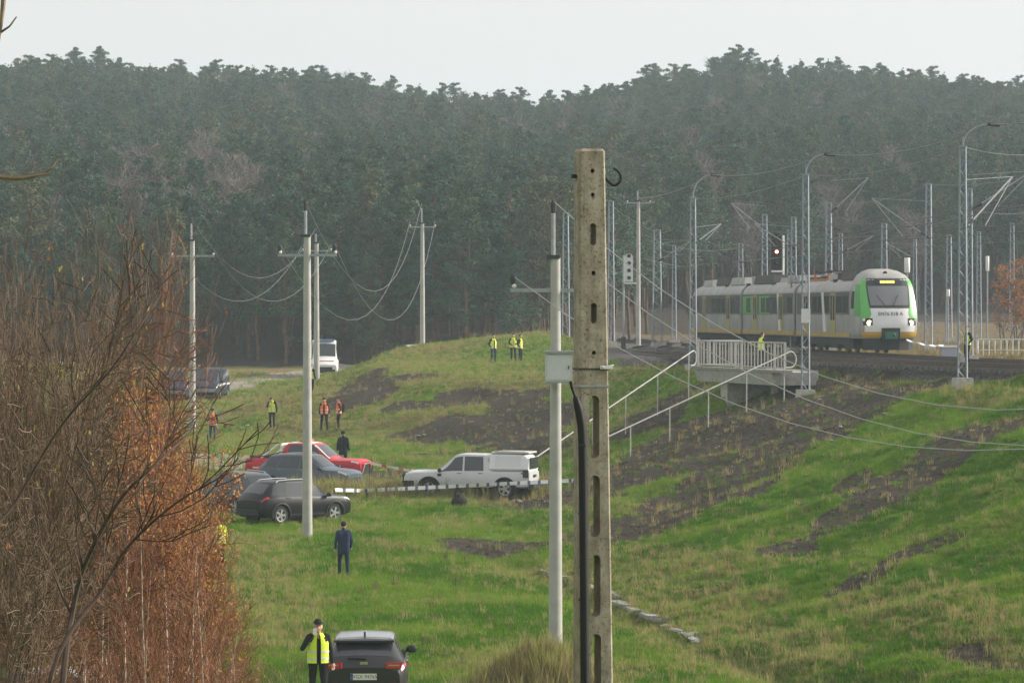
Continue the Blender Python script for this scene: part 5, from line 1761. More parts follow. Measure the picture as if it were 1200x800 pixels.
# black SUV by the pole
make_car("parked_suv", "black SUV with silver wheels parked on grass beside the concrete pole", "car", SUV, mat("black_paint", (0.007, 0.007, 0.008), 0.35, spec=0.2, coat=0.15), (-1.32, 1.30), 0.36,
         [(-1.75, -1.15, -1.5, -1.0), (-1.08, -0.12, -0.95, -0.08), (-0.04, 1.0, -0.02, 0.36)], (0.98, 0.40), (-1.98, -1.58), (X_(344, 136.8), 136.8), R(42), arch_trim=True, roofrail=(-1.3, 0.1))
# grey SUV half hidden
make_car("parked_suv", "dark grey SUV half hidden behind the black SUV and the bushes", "car", SUV, paint("graphite_paint", (0.07, 0.078, 0.085)), (-1.32, 1.30), 0.35,
         [(-1.75, -1.15, -1.5, -1.0), (-1.08, -0.12, -0.95, -0.08), (-0.04, 1.0, -0.02, 0.36)], (0.98, 0.40), (-1.98, -1.58), (X_(276, 141.5), 141.5), R(128), roofrail=(-1.3, 0.1))
# blue grey SUV in front of the red pickup
make_car("parked_suv", "blue grey SUV parked in front of the red pickup", "car", SUV, paint("blue_grey_paint", (0.075, 0.095, 0.13)), (-1.32, 1.30), 0.34,
         [(-1.75, -1.15, -1.5, -1.0), (-1.08, -0.12, -0.95, -0.08), (-0.04, 1.0, -0.02, 0.36)], (0.98, 0.40), (-1.98, -1.58), (X_(362, 153), 153), R(-22), roofrail=(-1.3, 0.1))
# red fire service pickup
def red_extra(C, t):
    wm = M_white
    for s_ in (-1, 1):
        MB().tube([(-1.02, s_ * 0.72, 1.12), (-1.05, s_ * 0.62, 1.72), (-1.2, s_ * 0.60, 1.72), (-1.95, s_ * 0.78, 1.14)], 0.055, 8).build("roll_bar", wm, t, True)
    MB().tube([(-1.05, -0.62, 1.72), (-1.05, 0.62, 1.72)], 0.05, 8).build("roll_bar", wm, t)
    MB().box((-0.1, 0, 1.89), (0.3, 1.1, 0.10), 0, 0.9).build("light_bar", mat("light_bar_red", (0.5, 0.12, 0.10), 0.3), t)
    bx = MB(); bx.box((-1.75, 0, 1.17), (1.5, 1.5, 0.10)); bx.build("bed_cover", M_plastic, t)
    patch("white_roof", wm, t, lambda u, v: C.W(-0.7 + 1.15 * u, (v - 0.5) * 1.9), 5, 8, 0.006, Vector((0, 0, 1)))
    for s_ in (-1, 1):
        patch("pillar_reflection", wm, t, lambda u, v, s_=s_: C.S(0.50 + 0.75 * u, 5.9 + 0.5 * v, s_), 5, 2, 0.010, Vector((0.5, s_, 0.8)))  # reflection on the windscreen pillars, painted as white sheets
        patch("white_stripe", wm, t, lambda u, v, s_=s_: C.S(-2.3 + 4.4 * u, 2.75 + 0.28 * v, s_), 14, 1, 0.008, Vector((0, s_, 0)))
    MB().tube([(2.72, -0.62, 0.50), (2.80, -0.55, 0.9), (2.80, 0.55, 0.9), (2.72, 0.62, 0.50)], 0.04, 8).build("bull_bar", M_chrome, t, True)
make_car("pickup_truck", "red fire service pickup with white roof and roll bars behind the blue grey SUV", "pickup", PICK, paint("fire_red", (0.50, 0.015, 0.025)), (-1.62, 1.60), 0.39,
         [(-0.72, 0.10, -0.66, 0.12), (0.18, 1.18, 0.20, 0.55)], (1.18, 0.62), (-0.965, -0.93), (X_(362, 158), 158), R(-17), arch_trim=True, extra=red_extra, wheel_w=0.25)
# silver pickup with canopy
def sil_extra(C, t):
    can = Car([(-2.62, 1.10, 1.30, 1.55, 0.88, 0.70), (-2.52, 1.10, 1.34, 1.78, 0.90, 0.72), (-2.3, 1.10, 1.35, 1.82, 0.90, 0.73), (-1.2, 1.10, 1.35, 1.84, 0.90, 0.72), (-0.98, 1.10, 1.35, 1.84, 0.89, 0.70), (-0.95, 1.10, 1.33, 1.80, 0.86, 0.68)])
    cm = mat("canopy_white", (0.66, 0.67, 0.68), 0.4, noise=0.03)
    cn = can.body().build("canopy", cm, t, True, 30)
    for s_ in (-1, 1):
        MB().tube([(-2.45, s_ * 0.66, 1.90), (-1.15, s_ * 0.66, 1.92)], 0.035, 6).build("roof_bar", M_galv, cn)
        MB().box((-2.52, s_ * 0.925, 1.02), (0.24, 0.03, 0.30)).build("rear_lamp", M_dkmet, t)
        patch("canopy_hatch", mat("canopy_panel", (0.60, 0.61, 0.62), 0.4), cn, lambda u, v, s_=s_: can.S(-2.3 + 1.1 * u, 4.4 + 1.5 * v, s_), 5, 3, 0.008, Vector((0, s_, 0.2)))
    MB().box((-1.8, 0, 1.885), (1.6, 1.42, 0.05)).build("roof_rack", mat("rack_cream", (0.62, 0.58, 0.50), 0.6), cn)
    MB().box((-2.655, 0, 1.45), (0.03, 1.35, 0.46)).build("rear_hatch_window", M_glass, cn)
    MB().box((-2.70, 0.0, 0.92), (0.05, 0.32, 0.10)).build("tailgate_handle", M_dkmet, t)
    MB().box((2.50, 0, 0.55), (0.50, 1.89, 0.30)).build("bumper_wrap", M_plastic, t)
    MB().box((2.70, 0, 0.82), (0.10, 1.66, 0.34)).build("front_grille", M_plastic, t)
    MB().box((2.66, 0, 0.48), (0.24, 1.74, 0.22), 0, 0.97).build("lower_bumper", M_plastic, t)
    MB().box((-2.74, 0, 0.50), (0.22, 1.72, 0.18)).build("step_bumper", M_dkmet, t)
    for s_ in (-1, 1):
        MB().box((1.15, s_ * 0.935, 0.95), (0.16, 0.02, 0.10)).build("fender_vent", M_plastic, t)
make_car("pickup_truck", "silver white pickup with a canopy over its bed parked beyond the tape", "pickup", PICK, paint("silver_white_paint", (0.52, 0.53, 0.54)), (-1.62, 1.60), 0.39,
         [(-0.72, 0.10, -0.66, 0.12), (0.18, 1.18, 0.20, 0.55)], (1.18, 0.62), (-0.965, -0.93), (X_(553, 148.8), 148.8), R(166), arch_trim=True, extra=sil_extra, wheel_w=0.25)
# hatchback close by
def near_extra(C, t):
    # everything on its tail faces the camera
    x0 = C.x0
    MB().box((-2.165, 0, 0.70), (0.03, 0.54, 0.13)).build("number_plate", M_plate, t)
    text_part("plate_text", "WGX 94765", 0.105, M_dkmet, t, Matrix.Translation((-2.184, 0.0, 0.70)) @ Matrix.Rotation(R(-90), 4, 'Z') @ Matrix.Rotation(R(90), 4, 'X'), 0.002)
    MB().box((-2.184, 0.245, 0.70), (0.006, 0.04, 0.125)).build("plate_blue_band", mat("plate_blue", (0.02, 0.06, 0.35), 0.5), t)
    for s_ in (-1, 1):
        mb = MB()
        mb.grid([[C.S(-2.02 - 0.10 * (1 - abs(v - 0.5) * 0.3), 4.3 + 0.7 * v, s_) + Vector((-0.015 - 0.04 * u, -s_ * 0.34 * u, 0.0)) for u in (0, 0.25, 0.5, 0.75, 1)] for v in (0, 0.5, 1)])
        MB().box((-2.13, s_ * 0.62, 0.93), (0.06, 0.34, 0.12), -s_ * 0.22).build("tail_lamp_inner", M_tail, t)
        MB().box((-2.155, s_ * 0.66, 0.55), (0.03, 0.26, 0.05), -s_ * 0.2).build("reflector", M_tail, t)
        MB().box((-2.155, s_ * 0.62, 0.935), (0.02, 0.22, 0.03), -s_ * 0.22).build("lamp_strip", M_chrome, t)
    MB().box((-2.165, 0, 0.46), (0.05, 1.3, 0.16)).build("diffuser", M_plastic, t)
    MB().box((-2.135, 0, 0.84), (0.03, 1.45, 0.035)).build("boot_crease", M_dkmet, t)
    MB().tube([(-2.06, -0.05, 1.06), (-2.02, 0.34, 1.07)], 0.018, 6).build("rear_wiper", M_plastic, t)
    MB().box((-2.115, 0, 0.97), (0.02, 0.16, 0.07)).build("badge", M_chrome, t)
    MB().box((-1.66, 0, 1.395), (0.30, 1.24, 0.045), 0).build("spoiler", M_plastic, t)
    mb = MB(); mb.prism([(-1.30, 1.45), (-1.14, 1.46), (-1.26, 1.55)], -0.02, 0.02); mb.build("roof_antenna", M_plastic, t)
    patch("roof_sheen", mat("painted_roof_sheen", (0.30, 0.31, 0.32), 0.18, 0.6, spec=0.6), t, lambda u, v: C.W(-1.45 + 1.75 * u, (v - 0.5) * 1.96), 6, 8, 0.004, Vector((0, 0, 1)))  # bright reflection on the dark roof, put in as a paler silver shell
make_car("parked_hatchback", "dark grey hatchback with red tail lamps standing beside the officer on the phone", "car", HATCH, paint("dark_grey_paint", (0.022, 0.022, 0.024)), (-1.28, 1.32), 0.325,
         [(-1.72, -1.15, -1.42, -1.0), (-1.08, -0.15, -0.95, -0.1), (-0.06, 0.98, -0.02, 0.32)], (0.98, 0.36), (-1.97, -1.58), (X_(429, 76.3), 76.3, -8.25), R(91), extra=near_extra)
# car behind the bushes
make_car("parked_suv", "dark car with a pale roof glimpsed behind the leafless bushes", "car", SUV, paint("dark_paint", (0.02, 0.022, 0.026)), (-1.32, 1.30), 0.35,
         [(-1.75, -1.15, -1.5, -1.0), (-1.08, -0.12, -0.95, -0.08), (-0.04, 1.0, -0.02, 0.36)], (0.98, 0.40), (-1.98, -1.58), (X_(45, 66), 66), R(158),
         extra=lambda C, t: patch("pale_roof", mat("pale_roof_paint", (0.50, 0.50, 0.50), 0.3, 0.3), t, lambda u, v: C.W(-1.45 + 1.85 * u, (v - 0.5) * 1.96), 6, 8, 0.006, Vector((0, 0, 1))))
# ambulance
def amb_extra(C, t):
    MB().box((1.25, 0, 2.66), (0.35, 1.4, 0.14), 0, 0.9).build("light_bar", mat("light_bar_blue", (0.18, 0.24, 0.5), 0.3), t)
    MB().box((2.86, 0, 0.80), (0.10, 1.35, 0.26)).build("dark_grille", M_dkmet, t)
    for s_ in (-1, 1):
        patch("red_stripe", mat("ambulance_red", (0.6, 0.06, 0.03), 0.4), t, lambda u, v, s_=s_: C.S(-2.7 + 5.2 * u, 3.2 + 0.5 * v, s_), 14, 1, 0.008, Vector((0, s_, 0)))
    MB().box((2.45, 0, 1.19), (0.30, 1.3, 0.03)).build("bonnet_stripe", mat("ambulance_red_hood", (0.6, 0.06, 0.03), 0.4), t)
make_car("ambulance", "white ambulance van facing down the lane beside the mound", "ambulance", AMB, paint("ambulance_white", (0.72, 0.72, 0.71)), (-1.9, 1.95), 0.35,
         [(1.1, 1.95, 1.1, 1.4)], (2.0, 1.36), None, (X_(380, 258), 258), R(-86), extra=amb_extra)
# two dark blue vans
vp = paint("dark_blue_paint", (0.02, 0.03, 0.06))
def van_extra(col):
    def f(C, t):
        for s_ in (-1, 1):
            patch("stripe", col, t, lambda u, v, s_=s_: C.S(-2.2 + 4.2 * u, 3.6 + 0.3 * v, s_), 12, 1, 0.008, Vector((0, s_, 0)))
        MB().box((2.44, 0, 0.60), (0.12, 1.5, 0.22)).build("pale_bumper", mat("bumper_grey", (0.30, 0.31, 0.32), 0.6), t)
    return f
make_car("parked_van", "dark blue van with a red stripe parked in the meadow by the birches", "van", VAN, vp, (-1.5, 1.6), 0.33, [(-2.2, -0.9, -2.2, -0.9), (-0.8, 0.6, -0.8, 0.6), (0.7, 1.75, 0.7, 1.15)], (1.80, 1.20), None, (X_(204, 226), 226), R(-86),
         extra=van_extra(mat("stripe_red", (0.45, 0.06, 0.05), 0.4)))
make_car("parked_van", "dark blue van with pale bumper corners parked beside the red striped van", "van", VAN, vp, (-1.5, 1.6), 0.33, [(-2.2, -0.9, -2.2, -0.9), (-0.8, 0.6, -0.8, 0.6), (0.7, 1.75, 0.7, 1.15)], (1.80, 1.20), None, (X_(246, 229), 229), R(-94),
         extra=van_extra(mat("stripe_white", (0.55, 0.55, 0.56), 0.4)))
# white car behind the mound
make_car("parked_car", "white car mostly hidden behind the crest of the grassy mound", "car", HATCH, paint("white_car_paint", (0.7, 0.7, 0.7)), (-1.28, 1.32), 0.32, [(-1.72, -1.15, -1.42, -1.0), (-1.08, -0.15, -0.95, -0.1), (-0.06, 0.98, -0.02, 0.32)], (0.98, 0.36), (-1.97, -1.58),
         (X_(499, 259), 259), R(20))

# ------------------------------------------------------------------ people
M_skin = mat("skin", (0.50, 0.30, 0.22), 0.6)
def cap_mesh(mb, p0, r0, p1, r1, n=12, fl=1.0):
    """tapered capsule"""
    p0, p1 = Vector(p0), Vector(p1)
    d = (p1 - p0)
    L = max(d.length, 1e-4)
    d.normalize()
    pts, rad = [], []
    for k in range(5):
        a = math.pi / 2 * k / 4
        pts.append(p0 - d * r0 * math.cos(a)); rad.append(max(r0 * math.sin(a), 0.002))
    for k in range(5):
        a = math.pi / 2 * k / 4
        pts.append(p1 + d * r1 * math.sin(a)); rad.append(max(r1 * math.cos(a), 0.002))
    mb.tube(pts, rad, n)

class Prim:
    def __init__(s, a, ra, b, rb, m): s.a, s.ra, s.b, s.rb, s.m = Vector(a), ra, Vector(b), rb, m

PM = {}
def cloth(name, c):
    if name not in PM: PM[name] = mat("cloth_" + name, c, 0.9, noise=0.15, nscale=12, spec=0.15)
    return PM[name]

def person(label, x, y, face, jacket, trousers, vest=None, hat=None, hair=(0.03, 0.022, 0.018), pose="stand", height=1.78, z=None, voxel=0.02, open_vest=False, pack=None, gloves=False, group=None, dz=0.0):
    """face: heading of the chest (radians, 0 = +X).  Local frame: +X forward, +Y left."""
    sc = height / 1.78
    z0 = gz(x, y) if z is None else z
    t = thing("person", label, "person", (x, y, z0 + dz), face, group)
    J, T_, K, SK = 0, 1, 2, 3
    pr = []
    def add_(a, ra, b, rb, m): pr.append(Prim(Vector(a) * sc, ra * sc, Vector(b) * sc, rb * sc, m))
    lean = 0.0
    head = Vector((0.03, 0, 1.64))
    nod = 0.0
    if pose == "walk":
        feet = [(0.22, 0.10), (-0.26, -0.10)]
    elif pose == "apart":
        feet = [(0.02, 0.17), (-0.02, -0.17)]
    else:
        feet = [(0.03, 0.12), (-0.03, -0.12)]
    if pose == "bow":
        head = Vector((0.16, 0, 1.56)); nod = 0.6
    hips = [(0, 0.10, 0.93), (0, -0.10, 0.93)]
    for (fx, fy), hp in zip(feet, hips):
        kn = Vector((fx * 0.55 + 0.04, (fy + hp[1]) / 2 * 1.05, 0.50))
        an = Vector((fx - 0.02, fy, 0.09 if fx > -0.1 else 0.13))
        add_(hp, 0.098, kn, 0.068, T_)
        add_(kn, 0.066, an, 0.052, T_)
        add_(an + Vector((-0.04, 0, -0.035)), 0.048, an + Vector((0.16, 0.015 * (1 if fy > 0 else -1), -0.048)), 0.04, K)
    # trunk
    for q in (-0.07, 0.07):
        add_((0, q, 0.96), 0.115, (0.0, q, 1.14), 0.115, J)
        add_((0, q * 1.1, 1.14), 0.118, (0.0, q * 1.4, 1.36), 0.118, J)
    add_((0, -0.15, 1.43), 0.072, (0, 0.15, 1.43), 0.072, J)
    add_((0, 0, 1.42), 0.075, (head.x * 0.5, 0, 1.53), 0.055, J if (hat == "hood" or pose == "walk") else SK)
    # coat skirt
    if pose == "walk" or hat == "hood":
        for q in (-0.08, 0.08): add_((0, q, 0.80), 0.115, (0, q, 1.0), 0.12, J)
    # head
    add_(head + Vector((-0.012, 0, 0.035)), 0.088, head + Vector((0.012, 0, -0.03)), 0.078, SK)
    add_(head + Vector((0.03, 0, -0.07)), 0.05, head + Vector((0.045, 0, -0.085)), 0.036, SK)
    add_(head + Vector((0.082, 0, 0.0)), 0.012, head + Vector((0.100, 0, -0.025)), 0.016, SK)
    for q in (-1, 1): add_(head + Vector((-0.005, q * 0.083, 0.0)), 0.014, head + Vector((-0.008, q * 0.088, -0.03)), 0.012, SK)
    # arms
    def arm(side, elbow, wrist, curl):
        sh = Vector((0, 0.185 * side, 1.42))
        add_(sh, 0.066, elbow, 0.052, J)
        add_(elbow, 0.052, wrist, 0.040, J)
        dv = (Vector(wrist) - Vector(elbow)).normalized()
        pal = Vector(wrist) + dv * 0.07
        add_(Vector(wrist) + dv * 0.02, 0.030, pal, 0.036, SK)
        sd = dv.cross(Vector((1, 0, 0.2)))
        if sd.length < 0.1: sd = Vector((0, side, 0))
        sd.normalize()
        cdir = Vector(curl).normalized()
        for k, (o_, L) in enumerate(((-0.027, 0.062), (-0.009, 0.074), (0.010, 0.070), (0.028, 0.052))):
            b0 = pal + sd * o_ + dv * 0.02
            m_ = b0 + dv * L * 0.55 + cdir * L * 0.15
            e_ = m_ + dv * L * 0.30 + cdir * L * 0.42
            add_(b0, 0.0105, m_, 0.010, SK)
            add_(m_, 0.010, e_, 0.0085, SK)
        th = Vector(wrist) + dv * 0.035 - sd * 0.03
        add_(th, 0.013, th - sd * 0.03 + dv * 0.04 + cdir * 0.02, 0.010, SK)
    down = lambda s_: arm(s_, (-0.03, 0.245 * s_, 1.15), (0.05, 0.27 * s_, 0.90), (1, -0.4 * s_, 0))
    if pose in ("stand", "apart"):
        down(1); down(-1)
    elif pose == "walk":
        arm(1, (-0.08, 0.255, 1.17), (-0.03, 0.265, 0.92), (1, -0.4, 0)); arm(-1, (0.02, -0.255, 1.16), (0.14, -0.255, 0.95), (1, 0.4, 0))
    elif pose == "front":                       # both hands before the belly
        arm(1, (-0.02, 0.27, 1.16), (0.18, 0.10, 1.08), (0.3, -1, 0)); arm(-1, (-0.02, -0.27, 1.16), (0.18, -0.10, 1.06), (0.3, 1, 0))
    elif pose == "phone":                       # right hand at the mouth
        arm(-1, (0.10, -0.33, 1.20), (0.13, -0.13, 1.47), (0.2, 0.9, 0.3)); arm(1, (-0.03, 0.26, 1.15), (0.03, 0.29, 0.90), (1, -0.4, 0))
    elif pose == "pockets":
        arm(1, (-0.08, 0.28, 1.16), (0.06, 0.20, 0.98), (1, -0.6, -0.5)); arm(-1, (-0.08, -0.28, 1.16), (0.06, -0.20, 0.98), (1, 0.6, -0.5))
    elif pose == "bow":
        arm(1, (0.0, 0.25, 1.15), (0.04, 0.28, 0.90), (1, -0.4, 0)); arm(-1, (0.10, -0.27, 1.20), (0.24, -0.10, 1.25), (0.2, 1, 0))
    mb = MB()
    for p in pr: cap_mesh(mb, p.a, p.ra, p.b, p.rb)
    skin_m = M_skin if not gloves else M_skin
    mats = [jacket, trousers, M_black, M_skin]
    raw = mb.build("body", mats, None)
    md = raw.modifiers.new("r", 'REMESH'); md.mode = 'VOXEL'; md.voxel_size = voxel; md.use_smooth_shade = True
    ms = raw.modifiers.new("s", 'SMOOTH'); ms.factor = 0.5; ms.iterations = 2
    bpy.context.view_layer.update()
    me = apply_mods(raw)
    bpy.data.objects.remove(raw)
    me.name = "body"
    me.materials.clear()
    for m in mats: me.materials.append(m)
    nF = len(me.polygons)
    C = np.empty(nF * 3); me.polygons.foreach_get("center", C); C = C.reshape(-1, 3)
    best = np.full(nF, 9e9); mi = np.zeros(nF, np.int32)
    for p in pr:
        a, b = np.array(p.a), np.array(p.b)
        ab = b - a
        f = np.clip(((C - a) @ ab) / max(ab @ ab, 1e-9), 0, 1)
        dd = np.linalg.norm(C - a - f[:, None] * ab, axis=1) - (p.ra + (p.rb - p.ra) * f)
        k = dd < best
        best = np.where(k, dd, best); mi = np.where(k, p.m, mi)
    me.polygons.foreach_set("material_index", mi)
    me.polygons.foreach_set("use_smooth", np.ones(nF, bool))
    o = bpy.data.objects.new("body", me); COL.objects.link(o); o.parent = t
    hd = head * sc
    # hair, cap or hood
    hm = MB()
    hc = hd + Vector((-0.018, 0, 0.045)) * sc
    n1, n2 = 14, 7
    top = 0.098 * sc
    rows = []
    for i in range(n2 + 1):
        a = math.pi / 2 - (math.pi * 0.70) * i / n2
        row = []
        for k in range(n1 + 1):
            b = 2 * math.pi * k / n1
            fwd = math.cos(b)
            aa = max(a, -0.70 + 0.95 * sorted((0, (fwd + 0.35) / 0.5, 1))[1]) if hat is None else max(a, 0.12 if hat in ("cap", "beanie") else -0.6)
            if hat == "beanie": aa = max(a, -0.1)
            rr = top * (1.06 if hat else 1.0)
            row.append(hc + Vector((rr * math.cos(aa) * math.cos(b) * 1.02, rr * math.cos(aa) * math.sin(b) * 0.94, rr * math.sin(aa) * (1.08 if hat else 1.0))))
        rows.append(row)
    hm.grid(rows)
    hob = hm.build("hair" if not hat else ("hood" if hat == "hood" else "cap"), mat("hair_or_cap", hair, 0.9, noise=0.2, nscale=30), t, True, 60)
    if hat == "cap":
        bm_ = MB()
        bm_.grid([[hc + Vector((r_ * math.cos(a), r_ * 0.85 * math.sin(a), 0.012 - 0.015 * (r_ - top) / 0.06)) for r_ in (top * 0.9, top + 0.055 * sc)] for a in [(-1 + 2 * k / 8) * 0.9 for k in range(9)]])
        bm_.build("cap_peak", M_black, hob)
    # eyes, brows and mouth
    if voxel < 0.015:
        for q in (-1, 1):
            MB().sphere(hd + Vector((0.079, q * 0.031, 0.012)) * sc, (0.008, 0.011, 0.007), 8, 6).build("eye", M_black, t)
            MB().box(hd + Vector((0.082, q * 0.031, 0.034)) * sc, (0.008, 0.032, 0.007)).build("eyebrow", M_black, t)
        MB().box(hd + Vector((0.079, 0, -0.058)) * sc, (0.012, 0.042, 0.008)).build("mouth", mat("lips", (0.35, 0.13, 0.11), 0.6), t)
    if vest is not None:
        vm = MB()
        zs = [0.90, 0.98, 1.08, 1.20, 1.30, 1.38, 1.44, 1.485, 1.505]
        ax = [0.150, 0.148, 0.146, 0.146, 0.144, 0.135, 0.115, 0.088, 0.072]
        ay = [0.222, 0.220, 0.220, 0.226, 0.226, 0.210, 0.175, 0.125, 0.085]
        gap = 0.20 if open_vest else 0.04
        n = 30
        rows = []
        for z_, a_, b_ in zip(zs, ax, ay):
            row = []
            for k in range(n + 1):
                an = gap + (2 * math.pi - 2 * gap) * k / n
                hole = 1.0
                if 1.16 < z_ < 1.46 and abs(math.sin(an)) > 0.93: hole = 0.86
                row.append(Vector((a_ * math.cos(an), b_ * math.sin(an) * hole, z_)) * sc)
            rows.append(row)
        vm.grid(rows)
        vm.grid([[p * 0.985 + Vector((0, 0, 0.012)) for p in r] for r in rows])
        vo = vm.build("vest", vest, t, True, 60)
        for z_ in (0.985, 1.13):
            i = max(k for k in range(len(zs)) if zs[k] <= z_)
            f = (z_ - zs[i]) / (zs[i + 1] - zs[i])
            a_, b_ = ax[i] * (1 - f) + ax[i + 1] * f + 0.004, ay[i] * (1 - f) + ay[i + 1] * f + 0.004
            sm = MB()
            sm.grid([[Vector((a_ * math.cos(an), b_ * math.sin(an), zz)) * sc for an in [gap + (2 * math.pi - 2 * gap) * k / n for k in range(n + 1)]] for zz in (z_ - 0.022, z_ + 0.022)])
            sm.build("reflective_stripe", M_refl, vo, True)
    if pack:
        pm_ = MB(); pm_.sphere(Vector((-0.21, 0, 1.20)) * sc, (0.12, 0.16, 0.24), 12, 8); pm_.build("backpack", pack, t, True)
    return t
M_refl = mat("reflective_tape", (0.62, 0.63, 0.60), 0.35, 0.1)
V_Y = mat("vest_yellow", (0.66, 0.80, 0.06), 0.75, noise=0.08, nscale=6)
V_O = mat("vest_orange", (0.80, 0.20, 0.06), 0.75, noise=0.08, nscale=6)
NAVY, DARK, BLK = cloth("navy", (0.022, 0.03, 0.075)), cloth("dark", (0.025, 0.026, 0.032)), cloth("black", (0.014, 0.014, 0.016))
JEANS, BROWN, RED = cloth("jeans", (0.06, 0.075, 0.13)), cloth("dark_brown", (0.05, 0.035, 0.03)), cloth("dark_red", (0.14, 0.02, 0.022))
NG = "officers in yellow vests"
def pp(px, d): return X_(px, d), d
UPV = R(90)                 # facing away
DNV = R(-90)                # facing the camera
# near officer with a hand at his mouth; beside the hatchback
t_ = person("officer in yellow vest holding a phone to his mouth beside the hatchback", *pp(372.5, 72.5), R(-80), BLK, BLK, V_Y, hat="cap", hair=(0.016, 0.017, 0.018), pose="phone", voxel=0.0105, open_vest=True)
ph = MB(); ph.box((0.185, -0.085, 1.545), (0.03, 0.07, 0.13)); ph_o = ph.build("phone", M_white); ph_o.parent = None
ph_o.matrix_world = Matrix.Translation(t_.location) @ Matrix.Rotation(R(-80), 4, 'Z')
tag(ph_o, "small pale phone held to the officer's mouth", "phone")
xx, yy_ = ground_at(402.5, 676)
person("man in a dark blue hooded jacket walking away over the meadow", xx, yy_, R(100), NAVY, cloth("navy_trousers", (0.018, 0.022, 0.045)), hair=(0.012, 0.011, 0.010), pose="walk", voxel=0.016, height=1.82)
xx, yy_ = ground_at(257, 668)
person("person in a yellow vest half hidden behind the birch saplings", xx, yy_, R(120), cloth("yellowish_jacket", (0.30, 0.30, 0.05)), DARK, V_Y, hair=(0.03, 0.025, 0.02), voxel=0.02)
xx, yy_ = ground_at(249, 516)
person("person in an orange vest and jeans seen from behind in the meadow", xx, yy_, R(84), BLK, JEANS, V_O, hair=(0.012, 0.011, 0.011), pose="front", hat="beanie")
xx, yy_ = ground_at(319, 501)
person("person in a yellow vest with bowed head standing alone in the meadow", xx, yy_, R(-110), BLK, DARK, V_Y, hair=(0.05, 0.055, 0.06), hat="cap", pose="bow")
xx, yy_ = ground_at(364.5, 462)
person("person in a yellow vest standing between the two poles near the ambulance", xx, yy_, R(60), BLK, BLK, V_Y, hair=(0.02, 0.018, 0.016))
xx, yy_ = ground_at(380, 503)
person("person in an open orange vest facing this way beside the backpack wearer", xx, yy_, R(-95), cloth("maroon", (0.06, 0.02, 0.025)), BLK, V_O, hair=(0.09, 0.02, 0.02), hat="beanie", open_vest=True, pose="apart")
xx, yy_ = ground_at(397, 503)
person("person with a dark backpack and orange vest turned to the open vest wearer", xx, yy_, R(195), RED, BLK, V_O, hair=(0.05, 0.02, 0.02), pack=BLK, pose="pockets")
person("person in a dark coat standing behind the red pickup's bonnet", *pp(402, 164.5), R(80), cloth("blackblue", (0.012, 0.016, 0.026)), BLK, hair=(0.012, 0.011, 0.011), hat="hood", height=1.82)
xx, yy_ = ground_at(578, 425)
person("officer in an open yellow vest standing apart on the grassy mound", xx, yy_, R(-60), cloth("dark_olive", (0.03, 0.035, 0.02)), cloth("dark_blue_trousers", (0.03, 0.04, 0.07)), V_Y, hair=(0.02, 0.018, 0.016), open_vest=True, pose="pockets")
xx, yy_ = ground_at(601.5, 424)
person("officer in yellow vest with folded hands in the pair on the mound", xx, yy_, R(-85), BLK, DARK, V_Y, hair=(0.02, 0.018, 0.016), pose="front")
xx, yy_ = ground_at(609.5, 425)
person("officer in yellow vest turned sideways in the pair on the mound", xx, yy_, R(-20), BLK, DARK, V_Y, hair=(0.02, 0.018, 0.016), pose="pockets")
person("officer in yellow vest behind the bridge railing", *pp(893, 171.5), R(40), BLK, DARK, V_Y, hair=(0.06, 0.045, 0.035), z=-2.745, open_vest=True)
person("officer in yellow vest beside the tall mast on the bank", *pp(1133.5, 166), R(-150), BLK, BLK, V_Y, hair=(0.015, 0.015, 0.015), z=-2.44, open_vest=True, pose="pockets", hat="cap")

# ------------------------------------------------------------------ bushes and saplings close to the camera
def leaf_mat(name, c, c2):
    m = bpy.data.materials.new(name)
    m.use_nodes = True
    n, l = m.node_tree.nodes, m.node_tree.links
    b = n["Principled BSDF"]
    b.inputs["Roughness"].default_value = 0.7
    tc = n.new("ShaderNodeTexCoord")
    t = n.new("ShaderNodeTexNoise"); t.inputs["Scale"].default_value = 9.0
    l.new(tc.outputs["Object"], t.inputs["Vector"])
    r = n.new("ShaderNodeValToRGB")
    r.color_ramp.elements[0].position = 0.35; r.color_ramp.elements[0].color = (*c, 1)
    r.color_ramp.elements[1].position = 0.65; r.color_ramp.elements[1].color = (*c2, 1)
    l.new(t.outputs[0], r.inputs[0])
    l.new(r.outputs[0], b.inputs["Base Color"])
    tl = n.new("ShaderNodeBsdfTranslucent")
    l.new(r.outputs[0], tl.inputs[0])
    ms = n.new("ShaderNodeMixShader"); ms.inputs[0].default_value = 0.5
    l.new(b.outputs[0], ms.inputs[1]); l.new(tl.outputs[0], ms.inputs[2])
    l.new(ms.outputs[0], n["Material Output"].inputs[0])
    return m
M_leaf_o = leaf_mat("orange_birch_leaves", (0.42, 0.16, 0.04), (0.70, 0.38, 0.12))
M_leaf_y = leaf_mat("yellowing_leaves", (0.30, 0.27, 0.06), (0.48, 0.36, 0.12))
M_leaf_r = leaf_mat("rusty_leaves", (0.26, 0.10, 0.035), (0.42, 0.20, 0.07))
M_birch = mat("birch_bark", (0.46, 0.38, 0.32), 0.8, noise=0.55, nscale=14)
M_twig_r = mat("reddish_twigs", (0.23, 0.105, 0.065), 0.85, noise=0.35, nscale=3, rnd=0.2)
M_twig_b = mat("brown_twigs", (0.15, 0.105, 0.072), 0.85, noise=0.45, nscale=2.5, rnd=0.2)
M_twig_d = mat("dark_branches", (0.075, 0.05, 0.038), 0.85, noise=0.4, nscale=5)

